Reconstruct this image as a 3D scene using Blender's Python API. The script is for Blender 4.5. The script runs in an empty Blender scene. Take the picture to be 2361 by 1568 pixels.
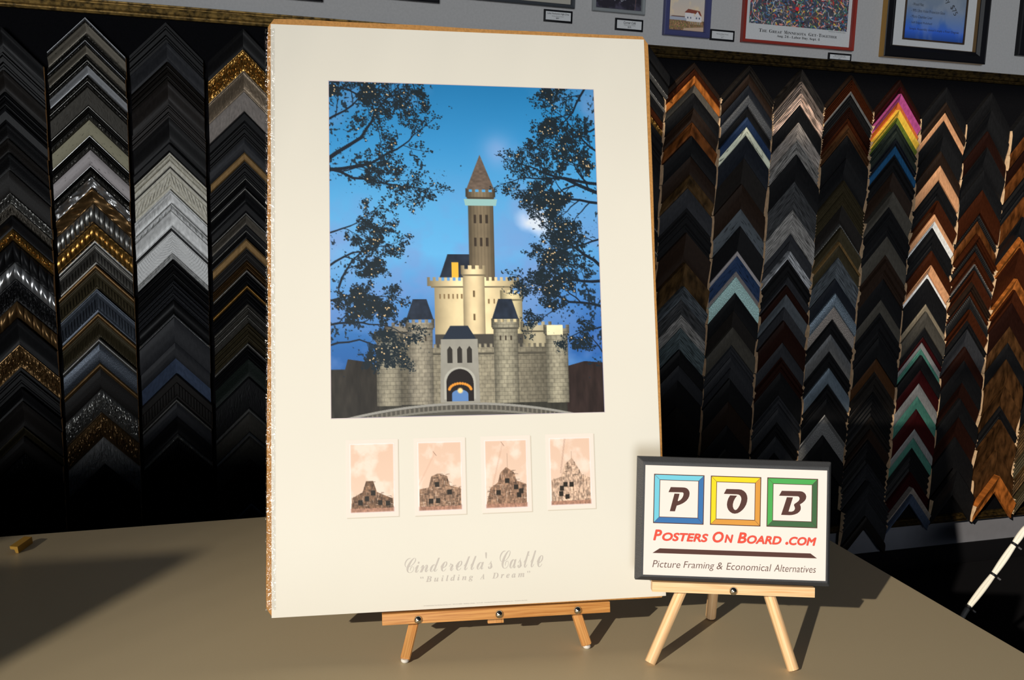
import bpy, bmesh, math, random
import numpy as np
from mathutils import Vector, Matrix, noise as mnoise
random.seed(7)
SC = bpy.context.scene
COL = SC.collection

# ------------------------------------------------------------------ camera
CAM_POS = Vector((0.0, -3.2306, 0.7001)); YAW, PITCH, ROLL, FPX = 0.30670934, 0.15742873, 0.02787641, 2134.56
fw = Vector((math.sin(YAW)*math.cos(PITCH), math.cos(YAW)*math.cos(PITCH), -math.sin(PITCH)))
r0 = Vector((math.cos(YAW), -math.sin(YAW), 0)); u0 = r0.cross(fw)
rr = r0*math.cos(ROLL)+u0*math.sin(ROLL); uu = -r0*math.sin(ROLL)+u0*math.cos(ROLL)
cd = bpy.data.cameras.new('camera'); cam = bpy.data.objects.new('camera', cd); COL.objects.link(cam)
cd.sensor_fit = 'HORIZONTAL'; cd.sensor_width = 36.0; cd.lens = 36.0*FPX/2361.0
cd.clip_start = 0.02; cd.clip_end = 100
M = Matrix((rr, uu, -fw)).transposed().to_4x4(); M.translation = CAM_POS
cam.matrix_world = M; SC.camera = cam

# ------------------------------------------------------------------ light
SC.view_settings.view_transform = 'Standard'; SC.view_settings.look = 'None'
SC.view_settings.exposure = 0.0; SC.view_settings.gamma = 1.0; SC.view_settings.use_curve_mapping = False
SC.render.engine = 'CYCLES'
SC.cycles.max_bounces = 6; SC.cycles.caustics_reflective = False; SC.cycles.caustics_refractive = False
wd = bpy.data.worlds.new('dim_room_sky'); SC.world = wd; wd.use_nodes = True
bg = wd.node_tree.nodes['Background']; bg.inputs[0].default_value = (0.42, 0.66, 1.0, 1); bg.inputs[1].default_value = 0.020

def sun_lamp(name, travel, strength, color, angle):
    ld = bpy.data.lights.new(name, 'SUN'); ld.energy = strength; ld.color = color; ld.angle = math.radians(angle)
    o = bpy.data.objects.new(name, ld); COL.objects.link(o)
    o.rotation_euler = Vector(travel).to_track_quat('-Z', 'Y').to_euler(); o.location = (-3, -6, 4)
    return o
az, el = math.radians(36.5), math.radians(23.0)
# low warm sun coming over the left shoulder through the shop window
sun_lamp('low_sun', (math.cos(az)*math.cos(el), math.sin(az)*math.cos(el), -math.sin(el)), 3.35, (1.0, 0.875, 0.70), 0.55)
# broad cool glow of the sky and street straight in front of the window
sun_lamp('street_sky_glow', (0.40, 1.0, -0.022), 1.48, (0.95, 0.98, 1.0), 20.0)

# ------------------------------------------------------------------ helpers
def srgb(c):
    c = np.asarray(c, float)/255.0
    return np.where(c <= 0.04045, c/12.92, ((c+0.055)/1.055)**2.4)
MATS = {}
def nodes(name):
    m = bpy.data.materials.new(name); m.use_nodes = True; MATS[name] = m
    nt = m.node_tree; return m, nt, nt.nodes['Principled BSDF']
def basic(name, col, rough=0.5, metal=0.0, spec=0.5, noise=0.0, nscale=40, bump=0.0, bscale=200, stretch=None, coat=0.0):
    """plain procedural surface: base colour varied by noise, optional noise bump"""
    if name in MATS: return MATS[name]
    m, nt, b = nodes(name); L = nt.links
    b.inputs['Roughness'].default_value = rough; b.inputs['Metallic'].default_value = metal
    b.inputs['Specular IOR Level'].default_value = spec; b.inputs['Coat Weight'].default_value = coat
    b.inputs['Base Color'].default_value = (*col, 1)
    tc = nt.nodes.new('ShaderNodeTexCoord'); mp = nt.nodes.new('ShaderNodeMapping')
    L.new(tc.outputs['Object'], mp.inputs[0])
    if stretch: mp.inputs['Scale'].default_value = stretch
    n = nt.nodes.new('ShaderNodeTexNoise'); n.inputs['Scale'].default_value = nscale; n.inputs['Detail'].default_value = 6
    L.new(mp.outputs[0], n.inputs['Vector'])
    mr = nt.nodes.new('ShaderNodeMapRange'); mr.inputs[1].default_value = 0.3; mr.inputs[2].default_value = 0.7
    mr.inputs[3].default_value = 1-noise; mr.inputs[4].default_value = 1+noise*0.6
    L.new(n.outputs[0], mr.inputs[0])
    vm = nt.nodes.new('ShaderNodeVectorMath'); vm.operation = 'SCALE'; vm.inputs[0].default_value = col
    L.new(mr.outputs[0], vm.inputs['Scale']); L.new(vm.outputs[0], b.inputs['Base Color'])
    if bump > 0:
        n2 = nt.nodes.new('ShaderNodeTexNoise'); n2.inputs['Scale'].default_value = bscale; n2.inputs['Detail'].default_value = 3
        L.new(mp.outputs[0], n2.inputs['Vector'])
        bp = nt.nodes.new('ShaderNodeBump'); bp.inputs['Strength'].default_value = bump; bp.inputs['Distance'].default_value = 0.001
        L.new(n2.outputs[0], bp.inputs['Height']); L.new(bp.outputs[0], b.inputs['Normal'])
    return m
def new_mesh(name, verts, faces, mats=(), mi=None, uvs=None, smooth=None):
    me = bpy.data.meshes.new(name); me.from_pydata([tuple(v) for v in verts], [], faces)
    for m in mats: me.materials.append(m)
    if mi is not None: me.polygons.foreach_set('material_index', mi)
    if uvs is not None:
        uv = me.uv_layers.new(name='UVMap'); lv = np.zeros(len(me.loops), int); me.loops.foreach_get('vertex_index', lv)
        uv.data.foreach_set('uv', np.asarray(uvs, float)[lv].ravel())
    me.update()
    if smooth is not None:
        me.shade_smooth(); me.set_sharp_from_angle(angle=math.radians(smooth))
    return me
def link(name, me, parent=None, mw=None):
    o = bpy.data.objects.new(name, me); COL.objects.link(o)
    if parent is not None: o.parent = parent
    if mw is not None: o.matrix_basis = mw
    return o
def tag(o, label, cat, group=None):
    o['label'] = label; o['category'] = cat
    if group: o['group'] = group
    return o
def struct(o): o['kind'] = 'structure'; return o
def empty(name, mw):
    o = bpy.data.objects.new(name, None); COL.objects.link(o); o.empty_display_size = 0.05
    o.matrix_world = mw if isinstance(mw, Matrix) else Matrix.Translation(mw); return o
def box_geo(boxes):
    V, F = [], []
    for (x0, x1, y0, y1, z0, z1) in boxes:
        n = len(V); V += [(x0,y0,z0),(x1,y0,z0),(x1,y1,z0),(x0,y1,z0),(x0,y0,z1),(x1,y0,z1),(x1,y1,z1),(x0,y1,z1)]
        F += [(n,n+3,n+2,n+1),(n+4,n+5,n+6,n+7),(n,n+1,n+5,n+4),(n+1,n+2,n+6,n+5),(n+2,n+3,n+7,n+6),(n+3,n,n+4,n+7)]
    return V, F
def boxes(name, bs, mat, parent=None, bevel=0.0, seg=2, mw=None):
    V, F = box_geo(bs); me = new_mesh(name, V, F, [mat])
    if bevel > 0:
        bm = bmesh.new(); bm.from_mesh(me)
        bmesh.ops.bevel(bm, geom=list(bm.edges), offset=bevel, segments=seg, affect='EDGES', profile=0.6)
        bm.to_mesh(me); bm.free(); me.shade_smooth(); me.set_sharp_from_angle(angle=math.radians(40))
    return link(name, me, parent, mw)
def flat_poly(name, polys, mat, parent, d=0.0):
    """flat printed shapes: polygons given in the parent's X (right) / Z (up) plane, lying d metres in front of it"""
    V, F = [], []
    for P in polys:
        n = len(V); V += [(x, -d, z) for x, z in P]; F.append(tuple(range(n, n+len(P))))
    bm = bmesh.new(); me = new_mesh(name, V, F, [mat]); bm.from_mesh(me)
    bmesh.ops.triangulate(bm, faces=list(bm.faces), ngon_method='EAR_CLIP')
    for f in bm.faces:
        f.normal_update()
        if f.normal.y > 0: f.normal_flip()
    bm.to_mesh(me); bm.free()
    return link(name, me, parent)
def text_mesh(name, rows, mat, parent, d):
    """printed lettering. rows: (string, x0, x1, z0, z1, shear, embolden[, rotation]) fitted to that rectangle"""
    V, F = [], []
    for row in rows:
        s, x0, x1, z0, z1, sh, off = row[:7]; rot = row[7] if len(row) > 7 else 0; sp = row[8] if len(row) > 8 else 1.0
        cu = bpy.data.curves.new('t', 'FONT'); cu.body = s; cu.size = 1.0; cu.offset = off; cu.shear = sh; cu.space_character = sp
        cu.resolution_u = 4
        to = bpy.data.objects.new('t', cu); COL.objects.link(to)
        bpy.context.view_layer.update()
        me = bpy.data.meshes.new_from_object(to.evaluated_get(bpy.context.evaluated_depsgraph_get()))
        co = np.zeros(len(me.vertices)*3); me.vertices.foreach_get('co', co); co = co.reshape(-1, 3)
        if len(co):
            mn, mx = co.min(0), co.max(0)
            X = (co[:, 0]-mn[0])/max(mx[0]-mn[0], 1e-6)*(x1-x0); Z = (co[:, 1]-mn[1])/max(mx[1]-mn[1], 1e-6)*(z1-z0)
            if rot:
                c_, s_ = math.cos(rot), math.sin(rot); X, Z = X*c_-Z*s_, X*s_+Z*c_
            fat = row[9] if len(row) > 9 else 0.0   # heavier strokes: the glyphs laid over themselves in a small ring
            ring = [(0, 0)]+([(fat*math.cos(k*math.pi/4), fat*math.sin(k*math.pi/4)) for k in range(8)] if fat else [])
            for k, (ox, oz) in enumerate(ring):
                n = len(V); V += [(x0+a+ox, -d-k*1e-6, z0+b+oz) for a, b in zip(X, Z)]
                F += [tuple(n+i for i in p.vertices) for p in me.polygons]
        bpy.data.objects.remove(to); bpy.data.curves.remove(cu); bpy.data.meshes.remove(me)
    return link(name, new_mesh(name, V, F, [mat]), parent)
def lathe(name, prof, mat, parent, mw, n=24):
    """revolve (radius, height) about local -Y"""
    V, F = [], []
    for (r, h) in prof:
        for k in range(n):
            a = 2*math.pi*k/n; V.append((r*math.cos(a), -h, r*math.sin(a)))
    for i in range(len(prof)-1):
        for k in range(n):
            a, b = i*n+k, i*n+(k+1) % n; F.append((a, a+n, b+n, b))
    F.append(tuple(range(n))[::-1]); F.append(tuple(range((len(prof)-1)*n, len(prof)*n)))
    me = new_mesh(name, V, F, [mat], smooth=50); 
    bm = bmesh.new(); bm.from_mesh(me); bmesh.ops.recalc_face_normals(bm, faces=bm.faces); bm.to_mesh(me); bm.free()
    return link(name, me, parent, mw)
def bar(name, a, b, wx, wy, mat, parent, refx, bevel=0.0, prof=None, inv=None):
    """straight bar from a to b (world or parent space) with cross-section wx by wy (or a custom profile)"""
    a, b = Vector(a), Vector(b); z = (b-a).normalized(); x = (Vector(refx) - Vector(refx).dot(z)*z).normalized(); y = z.cross(x)
    pr = prof or [(-wx/2, -wy/2), (wx/2, -wy/2), (wx/2, wy/2), (-wx/2, wy/2)]
    L = (b-a).length; n = len(pr); V = [(p[0], p[1], 0) for p in pr]+[(p[0], p[1], L) for p in pr]
    F = [tuple(range(n))[::-1], tuple(range(n, 2*n))]+[(i, (i+1) % n, (i+1) % n+n, i+n) for i in range(n)]
    me = new_mesh(name, V, F, [mat])
    if bevel:
        bm = bmesh.new(); bm.from_mesh(me); bmesh.ops.bevel(bm, geom=list(bm.edges), offset=bevel, segments=2, affect='EDGES'); bm.to_mesh(me); bm.free()
    me.shade_smooth(); me.set_sharp_from_angle(angle=math.radians(35))
    R = Matrix((x, y, z)).transposed().to_4x4(); R.translation = a
    o = link(name, me, parent); o.matrix_basis = inv @ R if inv is not None else R; return o
def frame_matrix(O, ex, ey):
    """object space: X right along ex, Z up along ey, -Y towards the viewer"""
    ex, ey = Vector(ex).normalized(), Vector(ey).normalized(); n = ex.cross(ey)
    m = Matrix((ex, -n, ey)).transposed().to_4x4(); m.translation = O; return m
def ordinal(n):
    if 10 <= n % 100 <= 20: return '%dth' % n
    return '%d%s' % (n, {1: 'st', 2: 'nd', 3: 'rd'}.get(n % 10, 'th'))

# ------------------------------------------------------------------ the room
FLOOR = -0.915
wall_paint = basic('wall_paint_grey', (0.44, 0.435, 0.435), 0.85, noise=0.06, nscale=120, bump=0.35, bscale=420, spec=0.2)
white_board = basic('white_lower_wall_paint', (0.20, 0.21, 0.25), 0.7, noise=0.05, nscale=30, spec=0.15)
black_board = basic('black_felt_board', (0.0045, 0.0045, 0.0055), 0.95, noise=0.2, nscale=300, spec=0.02)
carpet = basic('dark_carpet', (0.007, 0.007, 0.009), 0.95, noise=0.4, nscale=500, bump=0.6, bscale=900, spec=0.1)
black_vinyl = basic('black_vinyl', (0.006, 0.006, 0.0075), 0.6, spec=0.15)
struct(boxes('floor', [(-4.5, 6.5, -3.87, 0.3, FLOOR-0.05, FLOOR)], carpet))
struct(boxes('wall_back', [(-4.5, 6.5, 0.0, 0.12, FLOOR, 2.6)], wall_paint))
struct(boxes('wall_back_lower', [(-4.5, 6.5, -0.012, -0.0005, -0.8175, -0.69)], white_board))
struct(boxes('baseboard_back', [(-4.5, 6.5, -0.018, -0.0005, FLOOR+0.0005, -0.818)], black_vinyl, bevel=0.003))
struct(boxes('trim_1', [(-4.5, 6.5, -0.021, -0.0005, -0.689, 1.245)], black_board))

def rail(name, z0, z1, x0, x1):
    """picture-frame moulding rail: stepped gilt profile swept along X"""
    H = z1-z0; prof = [(0, 0), (0, .014), (.10, .019), (.16, .013), (.24, .013), (.34, .022), (.52, .026), (.66, .021), (.74, .014), (.80, .014), (.86, .020), (.95, .020), (1, .012), (1, 0)]
    pr = [(z0+H*t, -0.0212-h) for t, h in prof]; N = 120; V = []; F = []
    for i in range(N+1):
        x = x0+(x1-x0)*i/N
        for (z, y) in pr: V.append((x, y, z))
    n = len(pr)
    for i in range(N):
        for j in range(n-1): F.append((i*n+j, i*n+j+1, (i+1)*n+j+1, (i+1)*n+j))
    F.append(tuple(range(n))); F.append(tuple(range(N*n, N*n+n))[::-1])
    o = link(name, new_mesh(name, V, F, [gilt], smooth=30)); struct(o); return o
def gilt_material():
    m, nt, b = nodes('worn_gilt_painted_shade'); L = nt.links
    tc = nt.nodes.new('ShaderNodeTexCoord'); n = nt.nodes.new('ShaderNodeTexNoise'); n.inputs['Scale'].default_value = 60; n.inputs['Detail'].default_value = 8
    L.new(tc.outputs['Object'], n.inputs['Vector'])
    cr = nt.nodes.new('ShaderNodeValToRGB'); cr.color_ramp.elements[0].position = 0.35; cr.color_ramp.elements[0].color = (0.06, 0.04, 0.015, 1)
    cr.color_ramp.elements[1].position = 0.6; cr.color_ramp.elements[1].color = (0.34, 0.21, 0.06, 1)
    L.new(n.outputs[0], cr.inputs[0])
    # sunlit left painted bright gold, unlit right darkened in the colour
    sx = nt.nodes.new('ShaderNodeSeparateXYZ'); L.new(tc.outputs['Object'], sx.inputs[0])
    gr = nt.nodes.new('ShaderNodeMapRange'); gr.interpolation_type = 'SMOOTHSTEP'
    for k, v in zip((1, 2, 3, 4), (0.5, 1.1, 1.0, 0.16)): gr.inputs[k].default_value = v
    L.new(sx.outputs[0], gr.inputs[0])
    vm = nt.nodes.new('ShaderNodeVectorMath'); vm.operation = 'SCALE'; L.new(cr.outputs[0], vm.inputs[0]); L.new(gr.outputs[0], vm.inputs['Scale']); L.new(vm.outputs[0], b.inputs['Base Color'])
    b.inputs['Metallic'].default_value = 0.3; b.inputs['Roughness'].default_value = 0.5; b.inputs['Specular IOR Level'].default_value = 0.2
    bp = nt.nodes.new('ShaderNodeBump'); bp.inputs['Strength'].default_value = 0.4; bp.inputs['Distance'].default_value = 0.002
    L.new(n.outputs[0], bp.inputs['Height']); L.new(bp.outputs[0], b.inputs['Normal'])
    return m
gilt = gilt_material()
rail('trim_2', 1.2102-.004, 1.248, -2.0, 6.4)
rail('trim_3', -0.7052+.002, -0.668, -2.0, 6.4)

# shop front behind the camera: unseen wall, openings shaped to place the sun patches
def front_wall():
    y0, y1 = -3.90, -3.87
    X0, X1, Z0, Z1 = -6.5, 6.0, FLOOR, 4.6
    aps = [(-2.96, 4.5, -0.3, 2.60), (-3.96, -2.96, 1.15, 1.90), (-2.43, 4.5, 2.60, 3.93), (-5.0, -2.43, 3.68, 3.93)]
    xs = sorted({X0, X1, *[a for p in aps for a in p[:2]]}); zs = sorted({Z0, Z1, *[a for p in aps for a in p[2:]]})
    bs = []
    for i in range(len(xs)-1):
        for j in range(len(zs)-1):
            cx, cz = (xs[i]+xs[i+1])/2, (zs[j]+zs[j+1])/2
            if not any(a < cx < b and c < cz < d for a, b, c, d in aps): bs.append((xs[i], xs[i+1], y0, y1, zs[j], zs[j+1]))
    V, F = box_geo(bs)
    tri = [(-4.2, 1.775), (-3.36, 1.745), (-3.13, 1.480), (-2.9, 1.30), (-2.9, 1.1), (-4.2, 1.1)]   # added unseen panel, shaped to cast the triangular shadow on the counter
    n = len(V); k = len(tri); V += [(x, y0, z) for x, z in tri]+[(x, y1, z) for x, z in tri]
    F += [tuple(range(n, n+k))[::-1], tuple(range(n+k, n+2*k))]+[(n+i, n+(i+1) % k, n+k+(i+1) % k, n+k+i) for i in range(k)]
    struct(link('wall_front', new_mesh('wall_front', V, F, [basic('front_wall_paint', (0.25, 0.25, 0.26), 0.9)])))
front_wall()
def sun_dimmer():
    # unseen sheet added behind the camera, dims sunlight towards its left and top
    V, F = [], []; n = 160; x0, x1, z0, z1 = -4.05, -1.75, 1.0, 2.66
    for i in range(n+1):
        x = x0+(x1-x0)*i/n; y = -3.80+.018*math.sin(x*46)
        V += [(x, y, z0), (x, y, z1)]
    for i in range(n): F.append((2*i, 2*i+2, 2*i+3, 2*i+1))
    m, nt, b = nodes('sheet_dimming_gradient'); N, L = nt.nodes, nt.links; N.remove(b); t = N.new('ShaderNodeBsdfTransparent'); L.new(t.outputs[0], N['Material Output'].inputs[0])
    g = N.new('ShaderNodeNewGeometry'); s = N.new('ShaderNodeSeparateXYZ'); L.new(g.outputs['Position'], s.inputs[0])
    a = N.new('ShaderNodeMapRange'); a.interpolation_type = 'SMOOTHSTEP'
    for k, v in zip((1, 2, 3, 4), (-3.70, -2.54, .28, 1.0)): a.inputs[k].default_value = v
    L.new(s.outputs[0], a.inputs[0])
    c = N.new('ShaderNodeMapRange'); c.interpolation_type = 'SMOOTHSTEP'
    for k, v in zip((1, 2, 3, 4), (1.95, 2.66, 1.0, .60)): c.inputs[k].default_value = v
    L.new(s.outputs[2], c.inputs[0]); mu = N.new('ShaderNodeMath'); mu.operation = 'MULTIPLY'; L.new(a.outputs[0], mu.inputs[0]); L.new(c.outputs[0], mu.inputs[1]); L.new(mu.outputs[0], t.inputs['Color'])
    e = empty('sun_dimming_sheet', Vector((-2.9, -3.8, 1.0))); tag(e, 'unseen sheet behind the camera, added to dim the sun at left and top', 'sun_dimmer')
    link('dimming_sheet', new_mesh('dimming_sheet', V, F, [m]), e, Matrix.Translation((2.9, 3.8, -1.0)))
    tube_ = boxes('dimming_sheet_rod', [(-4.10, -1.70, -3.815, -3.785, 2.662, 2.69)], black_vinyl, e, bevel=.004, mw=Matrix.Translation((2.9, 3.8, -1.0)))
sun_dimmer()

# ------------------------------------------------------------------ the counter
laminate = basic('beige_laminate', (0.585, 0.495, 0.335), 0.36, noise=0.05, nscale=900, bump=0.12, bscale=1500, spec=0.17)
counter = empty('counter', Vector((-0.4, -2.2, FLOOR)))
tag(counter, 'beige laminate counter carrying the two small wooden easels', 'counter')
cm = Matrix.Translation((0.4, 2.2, -FLOOR))
boxes('countertop', [(-2.2, 1.206, -3.05, -1.2637, -0.03, 0.0)], laminate, counter, bevel=0.0015, mw=cm)
boxes('cabinet_body', [(-2.1, 1.14, -2.95, -1.36, FLOOR+0.09, -0.0302)], basic('dark_cabinet_laminate', (0.03, 0.03, 0.032), 0.6), counter, mw=cm)
boxes('toe_kick', [(-2.06, 1.10, -2.90, -1.41, FLOOR+0.0005, FLOOR+0.09)], black_vinyl, counter, mw=cm)

# ------------------------------------------------------------------ corner samples on the board
X0C, PITCH_C = -0.49386, 0.23
# name: (colour, roughness, metallic, words)
PAL = {
 'blk': ((0.0072,0.0072,0.00792), .45, 0, 'black'), 'dkb': ((0.012,0.01,0.0088), .5, 0, 'brown-black'), 'dkbr': ((0.0176,0.00968,0.00616), .5, 0, 'dark brown'),
 'char': ((0.024,0.02496,0.0288), .5, 0, 'charcoal'), 'esp': ((0.01632,0.01344,0.01248), .45, 0, 'espresso'), 'dtau': ((0.0525,0.0476,0.0392), .6, 0, 'dark taupe'),
 'taup': ((0.096,0.084,0.068), .5, .2, 'taupe'), 'taub': ((0.2,0.165,0.115), .5, 0, 'khaki taupe'), 'cham': ((0.225,0.2025,0.165), .4, .3, 'champagne'),
 'silg': ((0.34,0.3485,0.3655), .4, .3, 'silver grey'), 'crak': ((0.27,0.25,0.17), .6, 0, 'crackled beige'), 'slav': ((0.33,0.3,0.3), .5, .1, 'pale lavender grey'),
 'silv': ((0.5,0.5,0.5), .28, .85, 'silver'), 'pewd': ((0.105,0.1,0.09), .35, .75, 'dark pewter'), 'pewt': ((0.204,0.1997,0.187), .32, .8, 'pewter'), 'pblu': ((0.068,0.08,0.1), .35, .5, 'blue-black pewter'),
 'gold': ((0.3825,0.2065,0.05355), .3, .85, 'gold'), 'golf': ((0.208,0.124,0.048), .5, .4, 'flat gold'), 'ggry': ((0.22,0.17,0.12), .4, .5, 'grey gold'),
 'brnz': ((0.152,0.088,0.036), .35, .7, 'bronze'), 'oliv': ((0.0476,0.03808,0.02016), .45, .3, 'olive bronze'), 'grey': ((0.221,0.221,0.221), .5, .1, 'mid grey'),
 'crem': ((0.62,0.59,0.5), .6, 0, 'cream'), 'whit': ((0.74,0.74,0.73), .5, 0, 'white'), 'blui': ((0.0624,0.0864,0.144), .35, .2, 'slate blue'),  # slate blue also stands in for a bluish reflection on one charcoal sample
 'dgrn': ((0.0168,0.0228,0.0192), .5, 0, 'green-black'), 'mahg': ((0.03646,0.009114,0.003125), .35, 0, 'mahogany'), 'mahd': ((0.01428,0.00457,0.002856), .4, 0, 'dark mahogany'),
 'orbr': ((0.357,0.1105,0.02125), .4, .1, 'orange-brown'), 'copp': ((0.1404,0.0442,0.0104), .4, .3, 'copper brown'), 'copd': ((0.066,0.036,0.0132), .45, .3, 'dark copper'),
 'slat': ((0.0646,0.0748,0.085), .6, 0, 'slate grey'), 'dslt': ((0.039,0.0403,0.0429), .6, 0, 'dark slate'), 'sltt': ((0.0675,0.09,0.0975), .6, 0, 'teal slate'),
 'weat': ((0.207,0.198,0.189), .7, 0, 'weathered grey'), 'bkbl': ((0.011,0.013,0.018), .45, 0, 'blue-black'), 'dgry': ((0.08,0.084,0.092), .6, 0, 'speckled grey'),
 'navy': ((0.0165,0.03375,0.0825), .5, 0, 'navy'), 'crmt': ((0.62,0.64,0.5), .6, 0, 'distressed cream'), 'ltea': ((0.45,0.68,0.66), .6, 0, 'pale teal'),
 'brgr': ((0.1445,0.1148,0.102), .7, 0, 'brown-grey'), 'crbr': ((0.62,0.46,0.38), .7, 0, 'brown-streaked cream'), 'tgry': ((0.24,0.21,0.19), .6, 0, 'taupe grey'),
 'lgry': ((0.33,0.34,0.36), .6, 0, 'light grey'), 'brow': ((0.048,0.02016,0.00768), .45, 0, 'brown'), 'silb': ((0.187,0.238,0.289), .35, .5, 'blue silver'),
 'maro': ((0.0286,0.003432,0.004004), .4, 0, 'maroon'), 'pink': ((0.375,0.0675,0.225), .4, 0, 'pink'), 'oran': ((0.495,0.12,0.03), .4, 0, 'orange'),
 'yell': ((0.7544,0.4756,0.0574), .4, 0, 'yellow'), 'gren': ((0.1125,0.15,0.0225), .4, 0, 'green'), 'blue': ((0.0128,0.068,0.16), .45, 0, 'blue'),
 'tanf': ((0.6,0.3,0.15), .6, 0, 'tan'), 'teal': ((0.0496,0.1587,0.124), .5, 0, 'teal'), 'marb': ((0.063,0.0273,0.00924), .4, .1, 'marbled brown'),
}
PROFW = {'flat': 'flat', 'cove': 'coved', 'step': 'stepped', 'ridge': 'ridged', 'round': 'rounded', 'slope': 'sloping'}
ORNW = {'leaf': 'leaf-carved', 'bead': 'beaded', 'egg': 'egg-beaded', 'rope': 'rope-edged', 'jewel': 'jewel-set', 'scrl': 'scroll-figured', 'dent': 'notched',
        'rib': 'ribbed', 'wave': 'wavy', 'emb': 'embossed', 'wgrain': 'wood-grained', 'roset': 'rosette-carved', 'vine': 'vine-carved', 'grain': 'grained', 'spk': 'speckled', 'dist': 'distressed', 'glit': 'glittering'}

def sample_material(key, orn):
    nm = 'moulding_%s_%s' % (key, orn or 'plain')
    if nm in MATS: return MATS[nm]
    col, ro, me_, _ = PAL[key]
    m, nt, b = nodes(nm); L = nt.links; N = nt.nodes
    b.inputs['Roughness'].default_value = ro; b.inputs['Metallic'].default_value = me_; b.inputs['Specular IOR Level'].default_value = 0.14
    uv = N.new('ShaderNodeUVMap'); mp = N.new('ShaderNodeMapping'); L.new(uv.outputs[0], mp.inputs[0])
    n = N.new('ShaderNodeTexNoise'); n.inputs['Detail'].default_value = 6; L.new(mp.outputs[0], n.inputs['Vector'])
    lo, hi, e0, e1, bs = .75, 1.15, .3, .7, .15
    if orn in ('grain', 'dist') or (orn == 'wgrain'):
        mp.inputs['Scale'].default_value = (7, 130, 1) if orn != 'dist' else (9, 60, 1); n.inputs['Scale'].default_value = 3.0
        lo, hi, e0, e1, bs = (.25, 1.5, .38, .62, .6) if orn != 'wgrain' else (.8, 1.08, .3, .7, .7)
        if orn == 'dist': lo, hi, e0, e1 = .22, 1.12, .34, .46
    elif orn in ('spk', 'glit'):
        n.inputs['Scale'].default_value = 420; lo, hi, e0, e1, bs = (.6, 2.2, .5, .72, .4) if orn == 'spk' else (.5, 2.6, .45, .7, 1.0)
    elif key == 'marb' or key in ('orbr', 'copp', 'copd'):
        n.inputs['Scale'].default_value = 28; lo, hi, e0, e1 = .3, 1.5, .35, .68
    elif key in ('crak', 'slav', 'cham', 'silg'):
        mp.inputs['Scale'].default_value = (18, 60, 1); n.inputs['Scale'].default_value = 4; n.inputs['Detail'].default_value = 9; lo, hi, e0, e1 = .35, 1.08, .30, .40
    else:
        n.inputs['Scale'].default_value = 90
    mr = N.new('ShaderNodeMapRange'); L.new(n.outputs[0], mr.inputs[0])
    for k, v in zip((1, 2, 3, 4), (e0, e1, lo, hi)): mr.inputs[k].default_value = v
    vm = N.new('ShaderNodeVectorMath'); vm.operation = 'SCALE'; vm.inputs[0].default_value = col
    L.new(mr.outputs[0], vm.inputs['Scale']); L.new(vm.outputs[0], b.inputs['Base Color'])
    bp = N.new('ShaderNodeBump'); bp.inputs['Strength'].default_value = bs; bp.inputs['Distance'].default_value = 0.001
    L.new(n.outputs[0], bp.inputs['Height']); L.new(bp.outputs[0], b.inputs['Normal'])
    return m

def raw_wood():
    if 'raw_cut_wood' in MATS: return MATS['raw_cut_wood']
    return basic('raw_cut_wood', (.66, .47, .29), .8, noise=.25, nscale=60, bump=.2, bscale=300)

def prof_h(kind, u):
    if kind == 'flat': return .92 if .04 < u < .96 else .80
    if kind == 'cove': return 1.0 - .10*(u > .05) - .50*math.sin(min(1, max(0, (u-.14)/.80))*math.pi*.5)**1.3 if u < .9 else .46
    if kind == 'slope': return .95-.45*u
    if kind == 'round': return .55+.42*math.sin(math.pi*min(1, max(0, u)))**.6
    if kind == 'step': return (.62, 1.0, .80, .80, .52, .66)[min(5, int(u*6))]
    if kind == 'ridge': return .74+.20*math.cos(u*math.pi*2*4)*(1-.4*u)-.1*u
    return .8
def orn_h(kind, s, u, w, rnd):
    """relief in metres at distance s along the arm and fraction u across a band w metres wide"""
    c = math.sin(math.pi*min(1, max(0, u)))
    if kind == 'bead': return .0022*c*abs(math.sin(math.pi*s/.0052))
    if kind == 'egg': return .006*c*max(0, math.cos(2*math.pi*s/.0200))**.6 if math.cos(2*math.pi*s/.0200) > 0 else 0
    if kind == 'rope': return .0035*c*math.sin(2*math.pi*(s/.009+u*1.1))
    if kind == 'dent': return (.003 if (s/.0125) % 1 < .82 else -.001)*c**.3 if .35 < u < .85 else 0
    if kind == 'rib': return .003*c*abs(math.sin(math.pi*s/.0065)) if .3 < u < .95 else 0
    if kind == 'wave': return .004*math.sin(2*math.pi*s/.075+u*7)*c+.0015*math.sin(9*u+2*math.pi*s/.04)
    if kind == 'leaf':
        q = Vector((s*95+rnd, u*w*95, rnd)); a = mnoise.noise(q); 
        return (.0058*abs(math.sin(4.2*a+2*math.pi*s/.024+3*u))-.002)*c
    if kind == 'scrl':
        q = Vector((s*60+rnd, u*w*60, rnd)); return .0010*abs(math.sin(9*mnoise.noise(q)))*c
    if kind == 'emb':
        q = Vector((s*130+rnd, u*w*130, rnd)); return .0030*c*abs(mnoise.noise(q))
    if kind == 'wgrain':
        t = u*w*1.5; return .0016*c**.3*math.sin(2*math.pi*(math.hypot(s+.012*u, t+.02)+.004*mnoise.noise(Vector((s*30, u*w*40, rnd))))/.0082)
    if kind == 'roset':
        return .0065*c*abs(math.sin(math.pi*s/.0165+1.9*math.cos(math.pi*u)))*(.75+.5*mnoise.noise(Vector((s*220, u*w*220, rnd))))
    if kind == 'vine':
        d = u-.5-.28*math.sin(2*math.pi*s/.026); return .0042*math.exp(-(d/.22)**2)+.0012*c*abs(math.sin(2*math.pi*s/.0085))
    if kind == 'jewel':
        k = (s/.034) % 1; return .007*c*max(0, math.sin(math.pi*k))**.7 if k < .75 else .0
    return 0.0
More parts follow.
